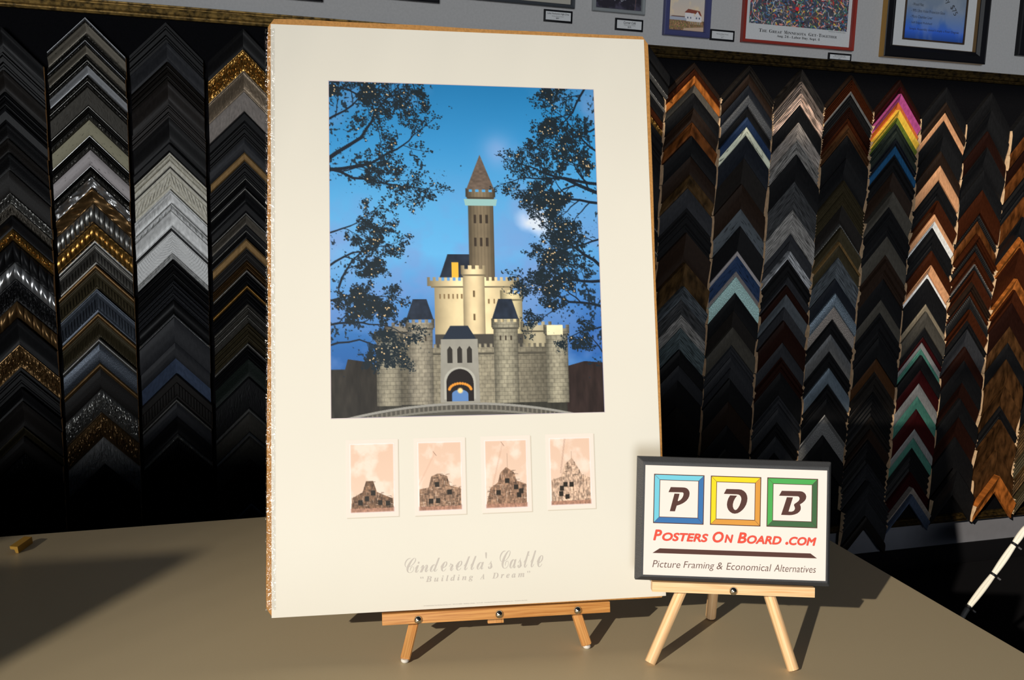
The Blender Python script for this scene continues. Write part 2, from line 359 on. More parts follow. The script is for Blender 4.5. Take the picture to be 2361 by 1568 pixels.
GEO_ORN = {'bead', 'egg', 'rope', 'dent', 'rib', 'wave', 'leaf', 'scrl', 'emb', 'wgrain', 'jewel', 'roset', 'vine'}

def parse(code):
    core = code.split('/')[0].lstrip('='); outer = inner = None
    if '-' in core: core, inner = core.split('-')
    if '+' in core: core, outer = core.split('+')
    c = core.split('.'); c += [None]*(3-len(c))
    sp = lambda t: (t.split('.')+[None])[:2] if t else None
    return c, sp(outer), sp(inner)
def describe(code):
    (m, p, o), outer, inner = parse(code)
    w = PAL[m][3]+' '+(ORNW[o]+' ' if o else '')+PROFW[p]
    if outer and (not o): w += ' %s-rimmed' % PAL[outer[0]][3].split()[-1]
    elif inner and (not o): w += ' %s-lipped' % PAL[inner[0]][3].split()[-1]
    return w

def chevron_mesh(code, v, m, hw, th, rnd):
    (mk, pk, ok), outer, inner = parse(code)
    w = v/math.sqrt(1+m*m); ks = math.sqrt(1+m*m)
    bands = []
    if code[0] == '=':
        outer = inner = None
        for t in code.split('/')[1:]:
            q = t.split('*')+[None]; bands.append((float(q[0]), q[1], q[2], q[3]))
    elif outer: bands.append((.22, outer[0], 'round' if outer[1] else 'edge', outer[1]))
    if code[0] != '=': bands.append((1-(.22 if outer else 0)-(.20 if inner else 0), mk, pk, ok))
    if inner: bands.append((.20, inner[0], 'round', inner[1]))
    mats, prof, u0 = [], [(0, 0, 0, 0, None, 1)], 0.0
    orned = any(b[3] in GEO_ORN for b in bands)
    for bi, (fr, mm, pp, oo) in enumerate(bands):
        mats.append(sample_material(mm, oo))
        n = {'flat': 5, 'cove': 10, 'slope': 3, 'round': 9, 'step': 13, 'ridge': 26, 'edge': 4}[pp]
        if oo in GEO_ORN: n = max(n, 22 if fr > .5 else 12)
        for k in range(n+1):
            u = k/n
            if pp == 'edge': h = (.88, 1.0, 1.0, .90, .84)[min(4, int(u*5))]
            elif pp == 'step':
                h = prof_h(pp, min(.999, u+(.0 if k % 2 else -.02)) if u > 0 else 0)
            else: h = prof_h(pp, u)
            if outer and bi == 1: h *= .88
            prof.append((u0+u*fr, h, bi, u, oo, fr))
        u0 += fr
    prof.append((1, 0, len(bands)-1, 0, None, 1))
    ns = 1
    if orned:
        fine = any(b[3] in ('bead', 'dent', 'rib', 'rope') for b in bands); ns = 150 if fine else 72
    n = len(prof); V, U, F, MI = [], [], [], []
    for side in (-1, 1):
        base = len(V)
        for i in range(ns+1):
            x = hw*i/ns; s = x*ks
            for (u, h, bi, ul, oo, fr) in prof:
                y = -th*h
                if h > 0 and oo in GEO_ORN: y -= orn_h(oo, s, ul, w*fr, rnd+side*3.1)
                V.append((side*x, min(0, y), -m*x-v*u)); U.append((s+rnd+side*.37, u*w))
        for i in range(ns):
            for j in range(n-1):
                a, b_, c, d = base+i*n+j, base+i*n+j+1, base+(i+1)*n+j+1, base+(i+1)*n+j
                F.append((a, b_, c, d) if side > 0 else (a, d, c, b_)); MI.append(prof[min(j+1, n-1)][2] if j > 0 else prof[1][2])
        cap = [base+ns*n+j for j in range(n)]
        F.append(tuple(cap) if side > 0 else tuple(cap[::-1])); MI.append(len(bands))
    mats.append(raw_wood())
    return new_mesh('corner_sample', V, F, mats, MI, U, smooth=32)

WHERE = {-1: 'column at the left edge', 0: 'silvery second column from the left', 1: 'third column, holding the white corners', 2: "column touching poster's left edge",
 8: "sliver column at poster's right edge", 9: '1st full column right of poster', 10: '2nd full column right of poster', 11: '3rd full column right of poster',
 12: '4th full column right of poster', 13: 'rainbow column', 14: 'tan and teal column', 15: 'column right of the tan one', 16: 'second-last column on the right', 17: 'last column on the right'}
def build_samples():
    rs = random.Random(11)
    for ci, s in COLUMNS.items():
        items = s.split('|'); zend = float(items[-1]); items = [t.split(' ') for t in items[:-1]]
        m = 1.0 if ci <= 2 else min(1.22, 1.08+.02*(ci-8)); hw = .1095 if ci <= 2 else .1128
        if ci == 9: m = 1.0
        xc = X0C+(ci+.5)*PITCH_C
        for k, (z, code) in enumerate(items):
            z = float(z); zn = float(items[k+1][0]) if k+1 < len(items) else zend
            v = z-zn-.0006; th = rs.uniform(.022, .034) if v > .03 else rs.uniform(.018, .028)
            if ('round' in code or 'leaf' in code or 'egg' in code) and code[0] != '=': th -= .004
            by = -.0215 if z-m*hw-v > -.664 and z < 1.205 else -.0485
            me = chevron_mesh(code, v, m, hw*rs.uniform(.975, 1.0), th, rs.uniform(0, 20))
            o = link('corner_sample', me); o.location = (xc+rs.uniform(-.0012, .0012), by, z)
            o['label'] = '%s corner sample, %s down the %s' % (describe(code), ordinal(k+1), WHERE[ci])
            o['category'] = 'frame sample'; o['group'] = 'frame corner samples on the black board'
# -- sample data: height of each apex on the board (m above the counter) and its moulding
COLUMNS = {
 -1: '1.147 blk.cove|1.085 blk.step|1.022 dkb.cove|0.959 blk.ridge|0.909 blk.flat|0.868 blk.cove.spk|0.822 dkb.cove.spk|0.780 blk.cove.spk|0.727 dkb.flat.spk|0.658 pewt.cove.leaf|0.625 taup.cove.leaf|0.591 blk.cove|0.550 gold.round.leaf|0.513 blk.round.jewel|0.447 silv.round.jewel|0.393 blk.cove.leaf|0.325 brnz.round.jewel|0.272 blk.cove|0.188 brnz.cove.leaf|0.115 blk.step|0.053 blk.cove|0.008 dkb.cove|-0.076 oliv.cove.bead|-0.107 dkb.flat|-0.160 blk.round.leaf|-0.219 blk.cove|-0.276 dkb.cove|-0.366 blk.flat|-0.450',
 0: '1.191 =cham.cove.leaf/.10*silg*edge/.14*pewd*round*leaf/.44*cham*cove/.20*pewd*round*leaf/.12*pewd*round*bead|1.124 =cham.cove.leaf/.08*silg*edge/.20*pewd*round*leaf/.40*cham*cove/.20*pewd*round*leaf/.12*pewd*round*bead|1.066 =silg.cove.leaf/.08*pewt*edge/.18*pewd*round*leaf/.42*silg*cove/.12*pewd*round*bead/.20*pewd*round*leaf|1.004 =dtau.flat.scrl/.06*pewt*edge/.18*pewd*round*leaf/.76*dtau*flat*scrl|0.930 =crak.flat.leaf/.07*pewt*edge/.16*pewd*ridge/.25*pewd*round*leaf/.52*crak*flat|0.840 =slav.flat.leaf/.06*silv*edge/.18*pewd*ridge/.24*pewd*round*leaf/.52*slav*flat|0.748 =silv.cove.wave/.06*silv*edge/.12*pewd*ridge/.32*pewd*round*leaf/.50*silv*cove*wave|0.680 brnz.cove.wave|0.632 pewt.round.egg|0.572 gold.round.egg|0.519 pewd.cove.dent+pewt|0.441 oliv.cove.dent+brnz|0.363 pblu.cove.dent|0.287 oliv.cove.rib+brnz|0.206 pblu.flat.spk+pewt|0.125 dkb.flat.spk+brnz|0.039 pewt.round.leaf|-0.043 brnz.round.leaf|-0.123 grey.round.leaf|-0.215 blk.flat.leaf|-0.313 blk.cove|-0.440',
 1: '1.196 blk.step|1.135 char.cove|1.077 dkb.ridge|1.018 esp.cove|0.953 esp.step|0.906 blk.cove|0.829 blk.flat|0.798 =crem.flat.roset/.07*crem*edge/.15*crem*round*bead/.16*crem*flat/.04*dkb*flat/.12*crem*flat/.36*crem*flat*roset/.10*crem*flat|0.681 =whit.cove.emb/.06*whit*edge/.26*whit*cove*emb/.05*whit*step/.15*whit*round*vine/.36*whit*cove/.07*whit*round*bead/.05*blk*flat|0.550 =whit.flat.wgrain/.05*whit*edge/.74*whit*flat*wgrain/.21*whit*ridge|0.459 blk.ridge|0.393 char.ridge.spk|0.329 blk.round|0.281 =char.flat.bead/.13*silv*round*bead/.87*char*flat|0.186 char.flat|0.133 blui.slope|0.081 dkb.flat.dent|-0.002 char.flat+pewt|-0.063 blk.cove|-0.123 blk.round.rope+pewt.bead|-0.213 blk.cove|-0.285 blk.step|-0.361 blk.flat|-0.460',
 2: '1.193 blk.cove|1.128 gold.cove.leaf|1.063 ggry.cove.scrl|0.999 tgry.flat.scrl|0.936 blk.flat|0.901 blk.step|0.849 char.flat|0.807 golf.flat|0.779 blk.step|0.725 blk.cove+pewt|0.693 blk.cove+pewt|0.647 blk.flat|0.613 taup.cove+pewt|0.574 blk.step|0.555 blk.cove+pewt|0.527 golf.flat|0.496 dkb.step|0.457 brnz.ridge|0.426 blk.ridge+pewt|0.375 blk.ridge+gold|0.313 pewd.ridge|0.247 oliv.ridge|0.181 blk.ridge+pewt|0.125 dgrn.cove.spk|0.062 blk.flat.scrl|-0.046 dtau.flat+pewt|-0.129 dtau.flat+pewt|-0.224 dkbr.flat|-0.285 dkbr.step|-0.380 blk.flat+pblu|-0.475',
 8: '1.261 blk.flat|1.219 blk.flat-silv.bead|1.177 blk.flat-silv.bead|1.136 blk.cove+silv|1.094 mahg.flat|1.067 gold.round.egg|1.039 blk.step|0.940 blk.flat|0.846 blk.cove|0.736 blk.flat-silv.bead|0.681 blk.flat-silv.bead|0.593 blk.step|0.464',
 9: '1.196 dkbr.flat|1.173 mahg.flat|1.148 orbr.flat|1.116 taup.slope|1.086 blk.flat|1.031 dkbr.cove|0.978 copp.cove|0.930 blk.flat|0.855 dkbr.flat|0.786 copd.cove|0.736 char.flat|0.662 blk.step|0.569 dkbr.cove|0.455 copd.cove|0.365 slat.cove.grain|0.312 dslt.flat.grain|0.253 weat.flat.grain|0.202 sltt.slope.grain|0.117 blk.flat|0.056 char.flat|-0.004 blk.flat|-0.110 dkb.slope|-0.248 blk.flat|-0.349',
 10: '1.201 dkb.step|1.168 dkbr.flat|1.129 bkbl.flat|1.090 dgry.flat.spk|1.050 blk.flat|1.009 navy.flat|0.974 crmt.flat.dist|0.942 bkbl.flat|0.857 dkb.slope|0.759 dkbr.flat|0.663 slat.flat.dist|0.597 blk.slope|0.500 navy.flat.dist+slav|0.421 slav.ridge|0.400 ltea.flat.spk|0.339 blk.flat|0.267 dkb.slope|0.202 dtau.flat|0.131 char.step|0.082 char.flat|0.038 char.slope|-0.005 blk.flat|-0.097 dkbr.flat|-0.195 blk.flat|-0.292 dkb.flat|-0.337',
 11: '1.201 dkb.slope.grain|1.154 brgr.ridge.grain|1.109 crbr.ridge.grain|1.070 blk.flat|1.000 tgry.slope.grain|0.935 weat.ridge.grain|0.879 blk.flat|0.776 dslt.flat.grain|0.665 weat.flat.grain|0.572 char.flat|0.539 char.slope|0.502 lgry.cove.grain|0.469 blk.step|0.400 char.cove|0.367 mahd.flat|0.331 slat.cove|0.277 char.slope|0.224 mahd.flat|0.136 char.flat|0.076 mahd.step|0.014 blk.flat|-0.081 char.step|-0.137 char.flat|-0.194 blk.step|-0.255 char.flat|-0.323',
 12: '1.195 dkbr.step|1.175 mahg.ridge|1.132 blk.step+silv|1.071 mahd.ridge|1.032 mahg.step|1.004 brow.step|0.962 blk.flat|0.874 blk.cove|0.786 oliv.ridge|0.738 oliv.ridge|0.687 dkb.cove-pewt.bead|0.597 oliv.cove|0.542 oliv.flat+golf|0.479 slat.slope.grain|0.393 bkbl.flat|0.333 silb.flat.glit|0.281 tgry.flat.glit|0.228 blk.step|0.164 silv.flat|0.093 blk.step|0.024 silb.flat|-0.041 blk.step|-0.105 blk.flat|-0.173 grey.flat.spk+silv|-0.262 blk.flat|-0.365',
 13: '1.191 mahd.flat|1.162 maro.cove|1.135 pink.cove|1.103 oran.cove|1.073 yell.cove|1.042 gren.cove|1.020 dgrn.step|0.988 dgrn.flat|0.960 bkbl.step|0.929 blue.flat|0.897 blk.step|0.826 dkbr.cove|0.748 dtau.cove|0.685 blk.step|0.567 dtau.flat|0.491 dkbr.step|0.393 blk.flat|0.304 dtau.flat|0.250 blk.step|0.146 blk.flat|0.060 brow.flat|0.001 dkb.step|-0.085 blk.ridge|-0.188 dkb.step|-0.246 dkbr.cove|-0.295 blk.ridge|-0.396 char.ridge|-0.471 char.ridge|-0.556 char.slope|-0.624 dkb.flat|-0.673',
 14: '1.176 blk.flat|1.114 dkbr.flat|1.076 tanf.flat|1.041 blk.flat|0.982 blk.slope|0.918 dkbr.flat|0.860 tanf.flat|0.802 blk.step|0.717 mahg.cove|0.660 tanf.flat|0.631 whit.cove|0.604 blk.step|0.509 mahg.flat|0.449 tanf.cove|0.414 whit.round|0.391 blk.flat|0.284 taub.flat|0.253 dtau.flat|0.186 blk.flat|0.145 maro.flat|0.123 grey.flat|0.093 teal.flat|0.065 blk.flat|0.003 maro.flat|-0.056 grey.flat|-0.114 teal.flat|-0.170 maro.flat|-0.256 grey.flat|-0.298 teal.flat|-0.343 blk.ridge|-0.450 maro.ridge|-0.514 tgry.cove|-0.544 blui.cove|-0.589',
 15: '1.167 blk.flat|1.097 blk.cove|1.009 mahd.flat|0.943 blk.cove|0.850 blk.flat|0.767 mahg.flat|0.672 blk.round.rope|0.637 copp.round|0.582 mahg.step|0.545 blk.round.rope|0.507 mahg.step|0.455 blk.flat+silv.bead|0.427 mahg.cove|0.377 dkbr.step|0.342 mahg.round|0.320 blk.round.rope|0.258 mahg.cove|0.209 blk.step|0.171 char.cove|0.095 mahd.flat|0.036 blk.flat|-0.062 mahd.cove|-0.133 blk.flat|-0.215 mahd.cove|-0.309 blk.flat|-0.447 blk.cove|-0.566',
 16: '1.150 blk.flat|1.050 copp.flat|0.985 mahd.flat|0.912 copp.flat|0.843 blk.step|0.743 copp.flat|0.659 blk.cove|0.572 orbr.step|0.525 mahg.cove|0.392 orbr.cove|0.343 mahg.cove|0.284 mahd.flat|0.182 marb.flat|0.109 blk.flat|0.034 marb.flat|-0.080 marb.cove|-0.178 blk.step|-0.239 marb.cove|-0.379 marb.flat|-0.490 orbr.cove|-0.567',
 17: '-0.072 blk.flat|-0.162 copd.ridge|-0.232 copd.ridge|-0.313 oliv.ridge|-0.395 copd.ridge|-0.476 oliv.ridge|-0.548',
}
build_samples()

# ------------------------------------------------------------------ printed pictures (painted point by point on flat grids)
class Canvas:
    def __init__(s, w, h, seed=1):
        s.w, s.h = w, h; s.a = np.zeros((h, w, 3)); s.r = np.random.RandomState(seed)
        s.yy, s.xx = np.mgrid[0:h, 0:w]; s.u = s.xx/(w-1); s.v = s.yy/(h-1)
    def fbm(s, n0, octs=5, stretch=1.0, seed=0):
        r = np.random.RandomState(seed); out = np.zeros((s.h, s.w)); amp = 1; tot = 0
        for o in range(octs):
            nx, ny = int(n0*2**o)+2, int(n0*2**o*stretch)+2
            g = r.rand(ny+1, nx+1); X = s.u*(nx-1); Y = s.v*(ny-1); xi = X.astype(int); yi = Y.astype(int); fx = X-xi; fy = Y-yi
            fx = fx*fx*(3-2*fx); fy = fy*fy*(3-2*fy)
            out += amp*((g[yi, xi]*(1-fx)+g[yi, xi+1]*fx)*(1-fy)+(g[yi+1, xi]*(1-fx)+g[yi+1, xi+1]*fx)*fy); tot += amp; amp *= .5
        return out/tot
    def blend(s, mask, col): 
        m = np.clip(mask, 0, 1)[..., None]; s.a = s.a*(1-m)+np.asarray(col, float)*m
    def poly(s, pts, col, tex=None):
        P = [(x*(s.w-1), y*(s.h-1)) for x, y in pts]
        x0 = max(0, int(min(p[0] for p in P))-1); x1 = min(s.w, int(max(p[0] for p in P))+2)
        y0 = max(0, int(min(p[1] for p in P))-1); y1 = min(s.h, int(max(p[1] for p in P))+2)
        if x0 >= x1 or y0 >= y1: return
        X, Y = s.xx[y0:y1, x0:x1], s.yy[y0:y1, x0:x1]; ins = np.zeros(X.shape, bool)
        for (ax, ay), (bx, by) in zip(P, P[1:]+P[:1]):
            if ay == by: continue
            c = ((ay > Y) != (by > Y)) & (X < (bx-ax)*(Y-ay)/(by-ay)+ax); ins ^= c
        c = np.asarray(col, float)
        sub = s.a[y0:y1, x0:x1]
        sub[ins] = (c*tex[y0:y1, x0:x1][..., None])[ins] if tex is not None else c
    def disc(s, x, y, r, col, soft=0):
        R = r+soft; x0, x1 = max(0, int(x-R)-1), min(s.w, int(x+R)+2); y0, y1 = max(0, int(y-R)-1), min(s.h, int(y+R)+2)
        if x0 >= x1 or y0 >= y1: return
        d = np.hypot(s.xx[y0:y1, x0:x1]-x, s.yy[y0:y1, x0:x1]-y); m = np.clip((R-d)/max(soft, .7), 0, 1)[..., None]
        s.a[y0:y1, x0:x1] = s.a[y0:y1, x0:x1]*(1-m)+np.asarray(col, float)*m
    def line(s, x0, y0, x1, y1, w, col):
        n = max(2, int(math.hypot(x1-x0, y1-y0)/max(.6, w*.5)))
        for i in range(n+1): s.disc(x0+(x1-x0)*i/n, y0+(y1-y0)*i/n, w/2, col)
    def half(s): return s.a.reshape(s.h//2, 2, s.w//2, 2, 3).mean((1, 3))

def picture(name, img, x0, x1, z0, z1, parent, d, rough=.45, illum=(1.0, .93, .80)):
    """img: rows x cols x 3, sRGB 0-255 as the print looks under the shop light"""
    h, w = img.shape[:2]; colr = np.clip(srgb(np.clip(img, 0, 255))/np.asarray(illum), 0, .93)
    X = np.linspace(x0, x1, w); Z = np.linspace(z1, z0, h); gx, gz = np.meshgrid(X, Z)
    co = np.stack([gx, np.full_like(gx, -d), gz], -1).reshape(-1, 3)
    i = np.arange((h-1)*(w-1)); r, c = i//(w-1), i % (w-1); a = r*w+c
    quads = np.stack([a, a+w, a+w+1, a+1], -1)
    me = bpy.data.meshes.new(name); me.vertices.add(len(co)); me.vertices.foreach_set('co', co.ravel())
    me.loops.add(quads.size); me.loops.foreach_set('vertex_index', quads.ravel().astype(np.int32))
    me.polygons.add(len(quads)); me.polygons.foreach_set('loop_start', np.arange(0, quads.size, 4, dtype=np.int32))
    me.update(calc_edges=True); me.validate()
    at = me.color_attributes.new('print', 'FLOAT_COLOR', 'POINT')
    at.data.foreach_set('color', np.concatenate([colr.reshape(-1, 3), np.ones((h*w, 1))], 1).ravel())
    nm = 'printed_picture_surface'
    if nm not in MATS:
        m, nt, b = nodes(nm); b.inputs['Roughness'].default_value = rough; b.inputs['Specular IOR Level'].default_value = .25
        vc = nt.nodes.new('ShaderNodeAttribute'); vc.attribute_name = 'print'; nt.links.new(vc.outputs['Color'], b.inputs['Base Color'])
    me.materials.append(MATS[nm])
    return link(name, me, parent)

def tree(c, x, y, ang, L, w, depth, col, rs, tips):
    if depth == 0 or L < 5: tips.append((x, y)); return
    n = 3; px, py = x, y
    for k in range(n):
        a = ang+rs.uniform(-.22, .22); nx, ny = px+math.cos(a)*L/n, py+math.sin(a)*L/n
        c.line(px, py, nx, ny, max(1.1, w*(1-.25*k/n)), col); px, py = nx, ny
        if depth < 5 or rs.random() < .5:
            tree(c, px, py, a+rs.choice((-1, 1))*rs.uniform(.5, 1.0), L*rs.uniform(.45, .62), w*.5, depth-1, col, rs, tips)
    tree(c, px, py, ang+rs.uniform(-.35, .35), L*.72, w*.68, depth-1, col, rs, tips)

def paint_dusk():
    W, H = 960, 1188; c = Canvas(W, H); u, v = c.u, c.v; rs = random.Random(5)
    stops = [(0, (34, 122, 172)), (.18, (56, 144, 196)), (.36, (88, 166, 212)), (.52, (100, 176, 220)), (.66, (78, 140, 196)), (.80, (44, 100, 160)), (.9, (40, 90, 150)), (1, (30, 60, 100))]
    for k in range(3): c.a[..., k] = np.interp(v, [s_[0] for s_ in stops], [s_[1][k] for s_ in stops])
    c.blend(np.clip((u-.62)*2.2, 0, 1)*np.clip((v-.28)*2, 0, 1)*.55, (46, 84, 158))
    c.blend(np.clip((c.fbm(3, 5, 1.3, 3)-.48)*3.6, 0, .55), (130, 156, 200))
    c.blend(np.clip((c.fbm(4, 5, 1.6, 9)-.58)*4, 0, .5)*np.clip((v-.25)*4, 0, 1), (120, 146, 196))
    nz = c.fbm(9, 4, 1.2, 4)-.5; cl = np.exp(-(((u-.76-.9*(v-.42)-.10*nz)/.060)**2+((v-.42+.12*nz)/.050)**2)); c.blend(np.clip(cl*1.5-.35, 0, .9), (222, 226, 238))
    cl = np.exp(-(((u-.62)/.06)**2+((v-.20)/.05)**2)); c.blend(cl*.5*(.5+c.fbm(10, 3, 1, 6)), (160, 175, 215))
    c.blend(np.clip((v-.80)*9, 0, 1)*np.clip(1-abs(v-.86)*9, 0, 1)*.5*(u > .8), (40, 150, 205))
    # far roofs and dark ground
    c.poly([(0, .925), (1, .925), (1, 1), (0, 1)], (52, 50, 42), .7+.6*c.fbm(60, 3, .3, 2))
    c.poly([(0, .86), (.05, .86), (.06, .83), (.14, .84), (.17, .87), (.17, 1), (0, 1)], (46, 42, 36), .7+.6*c.fbm(60, 3, .3, 2))
    c.poly([(.86, .86), (.93, .845), (1, .85), (1, 1), (.86, 1)], (48, 36, 32), .7+.6*c.fbm(60, 3, .3, 5))
    brick = .86+.28*c.fbm(90, 2, 1, 8); row = ((c.yy % 14) < 2) | (((c.xx+9*((c.yy//14) % 2)) % 20) < 2); brick = np.where(row, brick*.80, brick)
    plain = .93+.12*c.fbm(30, 3, 1, 12)
    stone, pale, dark, slate = (150, 141, 119), (236, 212, 160), (88, 82, 70), (38, 46, 58)
    def tower(x0, x1, y0, y1, col, tex, batt=True):
        shade = np.clip(1.08-.42*np.abs((u-(x0+x1)/2)/((x1-x0)/2))**2, .5, 1.1)
        c.poly([(x0, y0), (x1, y0), (x1, y1), (x0, y1)], col, tex*shade)
        if batt:
            e = (x1-x0)*.09; c.poly([(x0-e, y0), (x1+e, y0), (x1+e, y0+.016), (x0-e, y0+.016)], tuple(q*1.04 for q in col), tex*shade)
            n = max(3, int((x1-x0)/.017)); st = (x1-x0+2*e)/(2*n-1)
            for k in range(n): c.poly([(x0-e+2*k*st, y0-.011), (x0-e+(2*k+1)*st, y0-.011), (x0-e+(2*k+1)*st, y0+.001), (x0-e+2*k*st, y0+.001)], tuple(q*1.04 for q in col), tex*shade)
            c.poly([(x0-e*.5, y0+.016), (x1+e*.5, y0+.016), (x1+e*.5, y0+.021), (x0-e*.5, y0+.021)], tuple(q*.55 for q in col))
    def slit(x, y, s_=1.0, col=(60, 50, 40)): c.poly([(x-.003*s_, y), (x+.003*s_, y), (x+.003*s_, y+.016*s_), (x-.003*s_, y+.016*s_)], col)
    # a plain stone keep with one square tower behind a walled gatehouse
    tower(.505, .600, .330, .62, (128, 112, 86), plain*.95+.1*((c.xx % 12) < 3)*-1)
    c.poly([(.490, .352), (.615, .352), (.610, .372), (.495, .372)], (150, 190, 180))
    c.poly([(.500, .322), (.5525, .215), (.605, .322)], (104, 88, 74), .8+.4*c.fbm(80, 2, 2, 7))
    for k in range(3): slit(.53+.022*k, .40, 1.6); slit(.53+.022*k, .47, 1.6)
    tower(.375, .665, .600, .84, pale, plain)
    c.poly([(.395, .590), (.425, .520), (.505, .520), (.505, .590)], slate, .8+.4*c.fbm(50, 2, 1, 2)); c.poly([(.44, .59), (.44, .545), (.465, .545), (.465, .59)], (238, 180, 60))
    tower(.480, .560, .565, .80, (222, 198, 150), plain); 
    for k in range(6): slit(.395+.016*k, .640, .9, (130, 105, 70))
    for k in range(4): slit(.575+.02*k, .655, .9, (130, 105, 70))
    slit(.52, .63, 1.2, (110, 90, 60)); slit(.52, .70, 1.2, (110, 90, 60))
    tower(.625, .700, .640, .84, (205, 188, 140), plain)
    c.poly([(.375, .84), (.375, .76), (.70, .76), (.70, .84)], (70, 66, 58), plain)
    tower(.70, .80, .735, .90, (168, 156, 124), plain); tower(.20, .30, .735, .90, (120, 112, 96), plain)
    tower(.235, .80, .800, .965, (140, 131, 108), brick)
    tower(.162, .250, .760, .968, (142, 134, 112), brick); tower(.785, .868, .745, .968, (150, 142, 118), brick)
    c.poly([(.79, .735), (.85, .735), (.85, .765), (.79, .765)], (245, 228, 180), plain)
    tower(.275, .365, .725, .966, (146, 137, 116), brick); tower(.590, .680, .725, .966, (150, 142, 118), brick)
    c.poly([(.270, .716), (.295, .655), (.345, .655), (.370, .716)], slate, .8+.4*c.fbm(60, 2, 1, 3)); c.poly([(.585, .716), (.61, .655), (.66, .655), (.685, .716)], slate, .8+.4*c.fbm(60, 2, 1, 4))
    for x in (.30, .32, .34, .615, .635, .655): slit(x, .765, .9)
    # gatehouse
    c.poly([(.395, .775), (.530, .775), (.535, .962), (.390, .962)], (152, 147, 132), plain)
    c.poly([(.400, .775), (.430, .735), (.495, .735), (.525, .775)], slate)
    for k in range(3): c.poly([(.418+.036*k, .845), (.418+.036*k, .805), (.427+.036*k, .795), (.436+.036*k, .805), (.436+.036*k, .845)], (50, 46, 40))
    arch = [(.412, .958), (.412, .905)]+[(.462-.050*math.cos(t), .905-.042*math.sin(t)) for t in np.linspace(0, math.pi, 14)]+[(.512, .905), (.512, .958)]
    c.poly([(x+(x-.462)*.16, y-.006) for x, y in arch], (176, 172, 156)); c.poly(arch, (34, 28, 26))
    c.poly([(.432, .958), (.432, .938)]+[(.462-.030*math.cos(t), .938-.014*math.sin(t)) for t in np.linspace(0, math.pi, 10)]+[(.492, .938), (.492, .958)], (92, 130, 178))
    for t in np.linspace(.05, .95, 13): c.disc(W*(.462-.040*math.cos(t*math.pi)), H*(.925-.020*math.sin(t*math.pi)), 3.4, (236, 150, 50), 3)
    c.disc(W*.462, H*.926, 6, (255, 215, 140), 6)
    # low bridge
    yb = lambda x: .962+.055*(abs(x-.47)/.5)**2
    top = [(x, yb(x)) for x in np.linspace(0, 1, 30)]; c.poly(top+[(1, 1.0), (0, 1.0)], (84, 80, 70), plain)
    c.poly(top+[(x, y+.007) for x, y in top[::-1]], (150, 146, 134)); c.poly([(x, y+.020) for x, y in top]+[(x, y+.026) for x, y in top[::-1]], (126, 122, 108))
    for x in np.linspace(.01, .99, 60): c.poly([(x, yb(x)+.008), (x+.006, yb(x)+.008), (x+.006, yb(x)+.02), (x, yb(x)+.02)], (118, 112, 98))
    # trees with small lights
    ink = (22, 32, 42); tips = []
    for (x, y, a, L, w, d) in [(-.01, .24, -.70, 120, 16, 6), (-.01, .27, -.25, 125, 14, 6), (-.01, .265, .25, 120, 11, 6), (-.01, .12, -.5, 90, 9, 6), (.04, .02, .4, 80, 7, 5), (.18, -.01, .9, 60, 6, 5), (.30, -.01, 1.2, 45, 5, 5),
                               (.03, .62, -1.2, 90, 9, 6), (-.01, .56, -.5, 85, 9, 6), (-.01, .66, -.15, 80, 8, 6), (-.01, .73, .0, 95, 9, 6), (-.01, .79, -.1, 90, 8, 6), (-.01, .46, -.3, 70, 7, 5),
                               (1.01, .33, -2.6, 110, 15, 6), (1.01, .30, -3.0, 110, 13, 6), (1.01, .36, 3.3, 95, 11, 6), (.97, -.01, 1.9, 95, 9, 6), (1.01, .12, 2.8, 80, 8, 5), (1.01, .20, -2.4, 85, 8, 5),
                               (1.01, .56, -2.5, 100, 13, 6), (1.01, .60, 3.1, 95, 12, 6), (1.01, .68, -2.9, 105, 11, 6), (1.01, .74, 2.9, 60, 7, 5), (1.01, .47, 2.9, 80, 8, 6), (1.01, .83, -2.2, 50, 6, 5)]:
        tree(c, x*W, y*H, a, L*1.22, w, d, ink, rs, tips)
    D = np.zeros_like(u)
    for (bx, by, sx_, sy_, k) in [(.05, .10, .13, .12, .95), (.24, .26, .13, .05, .9), (.30, .04, .09, .06, .9), (.34, .31, .07, .03, .6), (.06, .24, .10, .08, .8), (.07, .55, .12, .09, .75), (.04, .72, .15, .09, .85), (.20, .80, .12, .03, .8), (.22, .50, .06, .04, .45),
                                   (.97, .20, .07, .20, .85), (.82, .27, .12, .05, .85), (.72, .30, .07, .05, .45), (.90, .50, .10, .08, .85), (.95, .66, .11, .08, .9), (.78, .64, .09, .03, .7), (.98, .80, .04, .08, .8), (.88, .05, .10, .05, .5)]:
        D = np.maximum(D, k*np.exp(-(((u-bx)/sx_)**2+((v-by)/sy_)**2)*.8))
    leaf = c.fbm(130, 2, 1.25, 31)*.55+c.fbm(26, 3, 1.25, 37)*.45
    c.blend(np.clip((leaf-(.77-.27*D))*22, 0, .9)*(D > .05), (24, 38, 46))
    for (x, y) in tips:
        if rs.random() < .8:
            for _ in range(rs.randint(1, 3)): c.disc(x+rs.uniform(-6, 6), y+rs.uniform(-6, 6), rs.uniform(1.2, 3.4), (24, 36, 42))
    rs.shuffle(tips)
    for (x, y) in tips[:300]: 
        r = rs.uniform(1.0, 2.1); c.disc(x, y, r, (232, 190, 130), 1.2); c.disc(x, y, r*.6, (255, 238, 205))
    return c.half()

